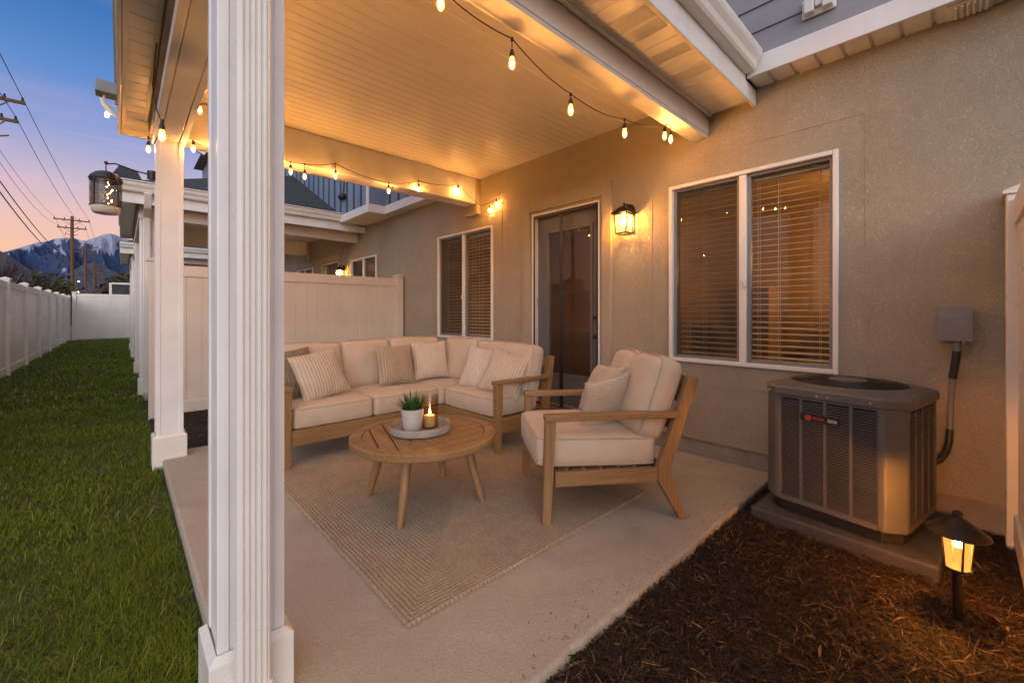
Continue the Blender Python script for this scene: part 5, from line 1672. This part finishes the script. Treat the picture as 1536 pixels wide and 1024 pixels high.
# tilted dark panel on the corner of the neighbouring roof
sp_c = at_y(196, 262, 8.1)
pn = thing('solar_panel', 'small black tilted panel on the gutter corner of the neighbouring roof', 'solar panel', tuple(sp_c))
m = MB(); m.bar((sp_c.x - 0.13, 8.05, sp_c.z - 0.07), (sp_c.x + 0.14, 8.22, sp_c.z - 0.07), 0.02, 0.01, (0, 0, 1))
m.add([(sp_c.x - 0.20, 8.02, sp_c.z - 0.06), (sp_c.x + 0.14, 8.10, sp_c.z - 0.09), (sp_c.x + 0.07, 8.24, sp_c.z + 0.11), (sp_c.x - 0.12, 8.2, sp_c.z + 0.13),
       (sp_c.x - 0.20, 8.05, sp_c.z - 0.075), (sp_c.x + 0.14, 8.13, sp_c.z - 0.105), (sp_c.x + 0.07, 8.27, sp_c.z + 0.095), (sp_c.x - 0.12, 8.23, sp_c.z + 0.115)],
      [(0, 1, 2, 3), (7, 6, 5, 4), (0, 4, 5, 1), (1, 5, 6, 2), (2, 6, 7, 3), (3, 7, 4, 0)])
m.build('panel', M['panel'], pn)
m = MB(); m.tube([(sp_c.x, 8.16, sp_c.z - 0.02), (sp_c.x, 8.2, sp_c.z - 0.25)], 0.012, 8); m.build('mount', M['dark'], pn)

# ------------------------------------------------------------------ utility poles and lines
PXP = -3.9
POLES = [(27.0, 11.2, 9.95, 9.12, 0.95), (65.7, 11.6, 11.15, 10.3, 1.38), (88.7, 11.45, 10.9, 10.1, 1.38), (116, 11.2, 10.6, 9.8, 1.4), (141, 11.2, 10.6, 9.8, 1.4)]
plab = ['near utility pole whose crossarm ends reach in from the left edge', 'tallest looking wooden utility pole with two crossarms behind the end fence', 'second wooden utility pole in front of the snowy mountain', 'small distant utility pole right of the second pole', 'smallest utility pole, farthest along the power line']
for (y, H, z1, z2, hw), lb in zip(POLES, plab):
    p = thing('utility_pole', lb, 'utility pole', (PXP, y, -0.2), group='utility poles along the power line')
    m = MB(); m.tube([(PXP, y, -0.3), (PXP, y, H)], [0.2, 0.13], 12); m.build('pole', M['polewood'], p, smooth=True)
    for zz, ww in ((z1, hw), (z2, hw * 0.8)):
        m = MB(); m.box(PXP - ww, PXP + ww, y - 0.19, y - 0.09, zz - 0.06, zz + 0.06)
        m.bar((PXP - ww * 0.55, y - 0.2, zz - 0.06), (PXP, y - 0.16, zz - 0.55), 0.03, 0.04); m.bar((PXP + ww * 0.55, y - 0.2, zz - 0.06), (PXP, y - 0.16, zz - 0.55), 0.03, 0.04)
        ca = m.build('crossarm', M['polewood'], p)
        m = MB()
        for xx in (-ww + 0.08, -ww * 0.4, ww * 0.4, ww - 0.08): m.lathe([(0, 0.06), (0.045, 0.06), (0.05, 0.12), (0.03, 0.16), (0.045, 0.2), (0, 0.24)], PXP + xx, y - 0.14, 8, zz)
        m.build('insulator', M['dark'], ca, smooth=True)
    m = MB(); m.bar((PXP - 0.5, y - 0.1, z2 - 0.75), (PXP - 0.45, y - 0.1, z2 - 0.45), 0.05, 0.05); m.bar((PXP - 0.5, y - 0.1, z2 - 0.62), (PXP, y - 0.1, z2 - 0.8), 0.05, 0.05); m.bar((PXP + 0.5, y - 0.1, z2 - 0.62), (PXP, y - 0.1, z2 - 0.8), 0.05, 0.05)
    m.build('bracket', M['polewood'], p)


def power_line(label, dx, sel, r, sag, first=(0, 0), dz=0.2):
    m = MB(); pts = []
    stn = [Vector((PXP + dx(POLES[0]) + first[0], -14, sel(POLES[0]) + dz + first[1]))] + [Vector((PXP + dx(q), q[0] - 0.14, sel(q) + dz)) for q in POLES]
    for i in range(len(stn) - 1):
        a, b = stn[i], stn[i + 1]
        for j in range(14):
            t = j / 14; p = a.lerp(b, t); p.z -= sag * ((b - a).length / 35) * 4 * t * (1 - t); pts.append(p)
    pts.append(stn[-1]); m.tube(pts, r, 5)
    o = m.build('power_line', M['wire'], None, smooth=True); setp(o, label, 'power line', 'overhead lines between the utility poles')


power_line('thin power line on the right tip of the upper crossarms', lambda q: q[4] - 0.08, lambda q: q[2], 0.013, 0.35)
power_line('thin power line on the left tip of the upper crossarms', lambda q: -q[4] + 0.08, lambda q: q[2], 0.011, 0.5)
power_line('thin power line on the right end of the lower crossarms', lambda q: q[4] * 0.8 - 0.08, lambda q: q[3], 0.012, 0.6)
power_line('thin power line on the left end of the lower crossarms', lambda q: -q[4] * 0.8 + 0.08, lambda q: q[3], 0.011, 0.8)
power_line('thick black cable slung lowest on the utility poles', lambda q: 0.16, lambda q: 6.3, 0.024, 0.7, dz=0)
power_line('second thick black cable just above the lowest cable', lambda q: 0.16, lambda q: 6.75, 0.022, 0.6, dz=0)


# ------------------------------------------------------------------ distant hills, mountains
def mountain_mat():
    m, nt, N, L, P = base_mat('dusk_tinted_rock_and_snow')
    geo = N.new('ShaderNodeNewGeometry'); sp = N.new('ShaderNodeSeparateXYZ'); L.new(geo.outputs['Position'], sp.inputs[0])
    mp = N.new('ShaderNodeMapping'); mp.inputs['Scale'].default_value = (0.0065, 0.0012, 0.0022); L.new(geo.outputs['Position'], mp.inputs[0])
    a = N.new('ShaderNodeAttribute'); a.attribute_name = 'tint'
    nz = noise(nt, mp.outputs[0], 3.0, 6, 0.62, 0.5)
    hz_ = maprange(nt, sp.outputs['Z'], 250, 590)
    s = mathn(nt, 'ADD', mathn(nt, 'MULTIPLY', hz_, 0.9), mathn(nt, 'MULTIPLY', mathn(nt, 'SUBTRACT', nz, 0.5), 1.5))
    s = mathn(nt, 'ADD', s, mathn(nt, 'MULTIPLY', mathn(nt, 'SUBTRACT', a.outputs['Fac'], 0.5), 1.1))
    snow = maprange(nt, s, 0.52, 0.63)
    dusk_rock = mix(nt, maprange(nt, noise(nt, mp.outputs[0], 2.0, 4), 0.35, 0.65), (0.028, 0.058, 0.135), (0.05, 0.06, 0.115))  # twilight blue of distance put into the rock and snow colours
    c = mix(nt, mathn(nt, 'MULTIPLY', snow, 0.85), dusk_rock, (0.34, 0.37, 0.48))
    L.new(c, P.inputs['Base Color']); P.inputs['Roughness'].default_value = 0.95; P.inputs['Specular IOR Level'].default_value = 0.1
    return m


def px_ratio(u):
    dx, dy, _ = ray(u, HZ)
    return dx / dy


def range_mesh(name, mat, Yd, depth, prof, nx, ny, seed, rough, foot=0):
    """heightfield whose crest, at distance Yd, has the given (pixel x, pixel y) skyline"""
    rs = np.array([px_ratio(u) for u, v in prof]); hs = []
    for (u, v), rt in zip(prof, rs):
        d = Yd * (FW[1] + FW[0] * rt); hs.append(EYE + (HZ - v) / F * d)
    hs = np.array(hs)
    r = np.concatenate([np.linspace(-1.3, -0.25, 40), np.linspace(-0.248, 0.10, nx), np.linspace(0.105, 1.3, 40)])
    crest = np.interp(r, rs, hs)
    crest = np.where((r < rs[0]) | (r > rs[-1]), crest * (0.75 + 0.5 * fbm(r * 9, r * 0 + seed, 3, seed)), crest)
    t = np.linspace(0, 1, ny)
    T, Rr = np.meshgrid(t, r, indexing='ij')
    Cz = np.broadcast_to(crest, T.shape)
    Yy = Yd - depth * (1 - T); Xx = Rr * Yd * (0.5 + 0.5 * (Yy / Yd))
    Xx = Rr * Yy
    rd = fbm(Rr * 34 + 0.9 * T, T * 2.2 + 0.6 * Rr, 5, seed, True)
    shape = T ** 1.15
    Z = Cz * shape * (1 + rough * (rd - 0.62) * np.sin(PI * np.clip(T, 0, 1)) ** 0.7 * 2.0)
    Z = np.minimum(Z, Cz * 1.0 * (Yy / Yd) ** 1.03)
    back = Z[-1:] * 0.2; Xb = Rr[-1:] * (Yd + depth * 0.6); Yb = np.full_like(Xb, Yd + depth * 0.6)
    Xx = np.concatenate([Xx, Xb]); Yy = np.concatenate([Yy, Yb]); Z = np.concatenate([Z, back])
    tint = np.concatenate([rd, rd[-1:]])
    nr, nc = Xx.shape; idx = np.arange(nr * nc).reshape(nr, nc)
    Q = np.stack([idx[:-1, :-1], idx[:-1, 1:], idx[1:, 1:], idx[1:, :-1]], -1).reshape(-1, 4)
    o = npmesh(name, np.stack([Xx, Yy, Z - 1.0], -1).reshape(-1, 3), Q, mat, attr=tint.ravel())
    return setp(o, kind='structure')


mprof = [(-60, 392), (-30, 386), (7, 377.6), (30, 371), (55, 363.7), (70, 362), (82, 358), (102, 356), (112, 357), (123, 361), (131, 360), (140, 357), (154, 352), (165, 350), (172, 351.5), (180, 355), (193, 358.5), (220, 366), (260, 372)]
range_mesh('mountains', mountain_mat(), 4000, 1900, mprof, 420, 90, 3, 0.55)
M['hill'] = surf('brown_dusk_hill', (0.085, 0.055, 0.062), (0.05, 0.042, 0.058), rough=0.95, nscale=0.004, detail=8)
M['hill2'] = surf('blue_dusk_hill', (0.05, 0.05, 0.075), (0.035, 0.042, 0.07), rough=0.95, nscale=0.004, detail=8)
range_mesh('hills', M['hill2'], 1900, 700, [(-40, 400), (20, 418), (60, 424), (85, 421), (105, 408), (125, 396), (140, 393), (160, 402), (185, 412), (240, 400)], 200, 30, 8, 0.35)
range_mesh('foothills', M['hill'], 900, 350, [(-60, 352), (-20, 366), (0, 375), (12, 381), (28, 393), (48, 405), (62, 414), (78, 424), (110, 430), (150, 432), (220, 430)], 200, 24, 5, 0.25)


# ------------------------------------------------------------------ things beyond the fence
def bare_tree(base, H, label):
    t = thing('bare_tree', label, 'tree', base)
    rr = random.Random(12)
    tr = MB(); br = MB()

    def grow(mb_, p, d, L, r, depth):
        pts = [p]; q = p.copy(); dd = d.copy()
        for i in range(3):
            dd = (dd + Vector((rr.uniform(-.18, .18), rr.uniform(-.18, .18), rr.uniform(0, .12)))).normalized(); q = q + dd * L / 3; pts.append(q.copy())
        mb_.tube(pts, [r, r * .88, r * .75, r * .62], 5)
        if depth == 0: return
        for i in range(3 if depth > 1 else 4):
            a = rr.uniform(0, 2 * PI); e = (dd + Vector((math.cos(a), math.sin(a), rr.uniform(-.1, .5))) * rr.uniform(.45, .85)).normalized()
            grow(br, pts[rr.choice((2, 3, 3))], e, L * rr.uniform(.6, .82), r * .62, depth - 1)
    for i in range(3):
        a = i * 2.1; grow(tr, Vector(base) + Vector((0.05 * math.cos(a), 0.05 * math.sin(a), 0)), Vector((0.45 * math.cos(a), 0.45 * math.sin(a), 1)).normalized(), H * 0.36, 0.085, 4)
    tr.build('trunk', M['bark'], t, smooth=True); br.build('branches', M['bark'], t, smooth=True)
    return t


b = at_y(17, 430, 30.0); bare_tree((b.x, b.y, -0.2), 4.1, 'leafless many stemmed tree rising over the fence at the left edge')


def shrub(label, u, y, h, w_):
    c = at_y(u, HZ, y)
    t = thing('shrub', label, 'shrub', (c.x, y, -0.2), group='shrubs beyond the fence', world=False)
    n = 900
    th = RNG.uniform(0, 2 * PI, n); ph = np.arccos(RNG.uniform(-0.2, 1, n)); rad = RNG.uniform(0.45, 1.0, n) * (0.75 + 0.5 * fbm(th * 1.5, ph * 2, 3, int(u)))
    x = np.cos(th) * np.sin(ph) * rad * w_ / 2; yy = np.sin(th) * np.sin(ph) * rad * w_ / 2; z = 0.35 * h + np.cos(ph) * rad * h * 0.65
    s = 0.05 * h
    d1 = RNG.normal(0, 1, (n, 3)); d1 /= np.linalg.norm(d1, axis=1, keepdims=True); d2 = np.cross(d1, RNG.normal(0, 1, (n, 3))); d2 /= np.linalg.norm(d2, axis=1, keepdims=True)
    C = np.stack([x, yy, z], -1)
    V = np.stack([C + d1 * s, C + d2 * s * .5, C - d1 * s, C - d2 * s * .5], 1).reshape(-1, 3)
    npmesh('foliage', V, np.arange(4 * n).reshape(-1, 4), M['shrub'], t, smooth=False, attr=np.repeat(RNG.random(n), 4))
    m = MB(); m.tube([(0, 0, -0.1), (0.03, 0.02, 0.5 * h)], [0.06, 0.03], 6); m.build('stem', M['bark'], t)


shrub('olive shrub behind the fence beside the brown far house', 72, 42, 4.1, 4.2)
shrub('dark shrub beside the black shed behind the end fence', 190, 70, 6.6, 6.0)
shrub('low brown shrub at the foot of the distant poles', 138, 80, 4.3, 9.0)


def far_house(label, u0, u1, y, vt, vw, roofm='farroof'):
    a = at_y(u0, vt, y); c = at_y(u1, vt, y); zt = a.z; zw = at_y(u0, vw, y).z
    h = thing('far_house', label, 'house', ((a.x + c.x) / 2, y, -0.2), group='far houses beyond the fence')
    m = MB(); m.box(a.x + 0.2, c.x - 0.2, y, y + 6, -0.2, zw); m.build('wall', M['farwall'], h)
    m = MB(); ym = y + 3
    m.add([(a.x, y - 0.4, zw), (c.x, y - 0.4, zw), (c.x, y + 6.4, zw), (a.x, y + 6.4, zw), (a.x + 1, ym, zt), (c.x - 1, ym, zt)], [(0, 3, 2, 1), (0, 1, 5, 4), (1, 2, 5), (2, 3, 4, 5), (3, 0, 4)])
    m.build('roof', M[roofm], h)
    m = MB()
    for t in (0.3, 0.7): xx = a.x + (c.x - a.x) * t; m.box(xx - 0.5, xx + 0.5, y - 0.03, y - 0.002, zw - 1.3, zw - 0.4)
    m.build('window', M['panel'], h)


far_house('low brown house roof showing above the long fence near the bare tree', 36, 66, 60, 423, 428)
far_house('second low tan house behind the fence, closer to the tall pole', 76, 104, 75, 428, 432)
s0 = at_y(166, 424, 40); s1 = at_y(199, 424, 40)
sh = thing('shed', 'dark shed with white frame behind the far end fence', 'shed', ((s0.x + s1.x) / 2, 40, -0.2))
m = MB(); m.box(s0.x, s1.x, 40, 43, -0.2, s0.z - 0.1); m.build('wall', M['fardark'], sh)
m = MB(); m.box(s0.x - 0.08, s0.x + 0.06, 39.93, 40.05, -0.2, s0.z); m.box(s0.x + 0.06, s1.x + 0.1, 39.93, 40.05, s0.z - 0.1, s0.z + 0.02); m.build('frame', M['white'], sh)
m = MB(); m.box(s0.x + 0.3, s1.x - 0.3, 39.96, 39.995, 0.9, s0.z - 0.35); m.build('window', M['panel'], sh)
for (u, v, y, lb) in ((118, 422, 95, 'tiny warm yard lamp shining between the tall pole and the second pole'), (117, 438, 48, 'tiny orange lamp glowing just above the end fence')):
    c = at_y(u, v, y); t = thing('yard_lamp', lb, 'yard lamp', (c.x, y, -0.2))
    m = MB(); m.tube([(c.x, y, -0.2), (c.x, y, c.z - 0.05)], 0.06, 8); m.build('pole', M['dark'], t)
    m = MB(); m.ball(tuple(c), 0.10 if y > 60 else 0.06, 10, 6); m.build('lamp', M['yardlight'], t, smooth=True)

# ------------------------------------------------------------------ render settings
SC.view_settings.view_transform = 'Standard'; SC.view_settings.look = 'None'
SC.view_settings.exposure = 0.30; SC.view_settings.gamma = 1.0
cy_ = SC.cycles
cy_.max_bounces = 8; cy_.diffuse_bounces = 4; cy_.glossy_bounces = 4; cy_.transparent_max_bounces = 16; cy_.transmission_bounces = 6
cy_.caustics_reflective = False; cy_.caustics_refractive = False
cy_.sample_clamp_indirect = 4.0; cy_.sample_clamp_direct = 0.0
cy_.use_denoising = True
try: cy_.denoiser = 'OPENIMAGEDENOISE'
except Exception: pass
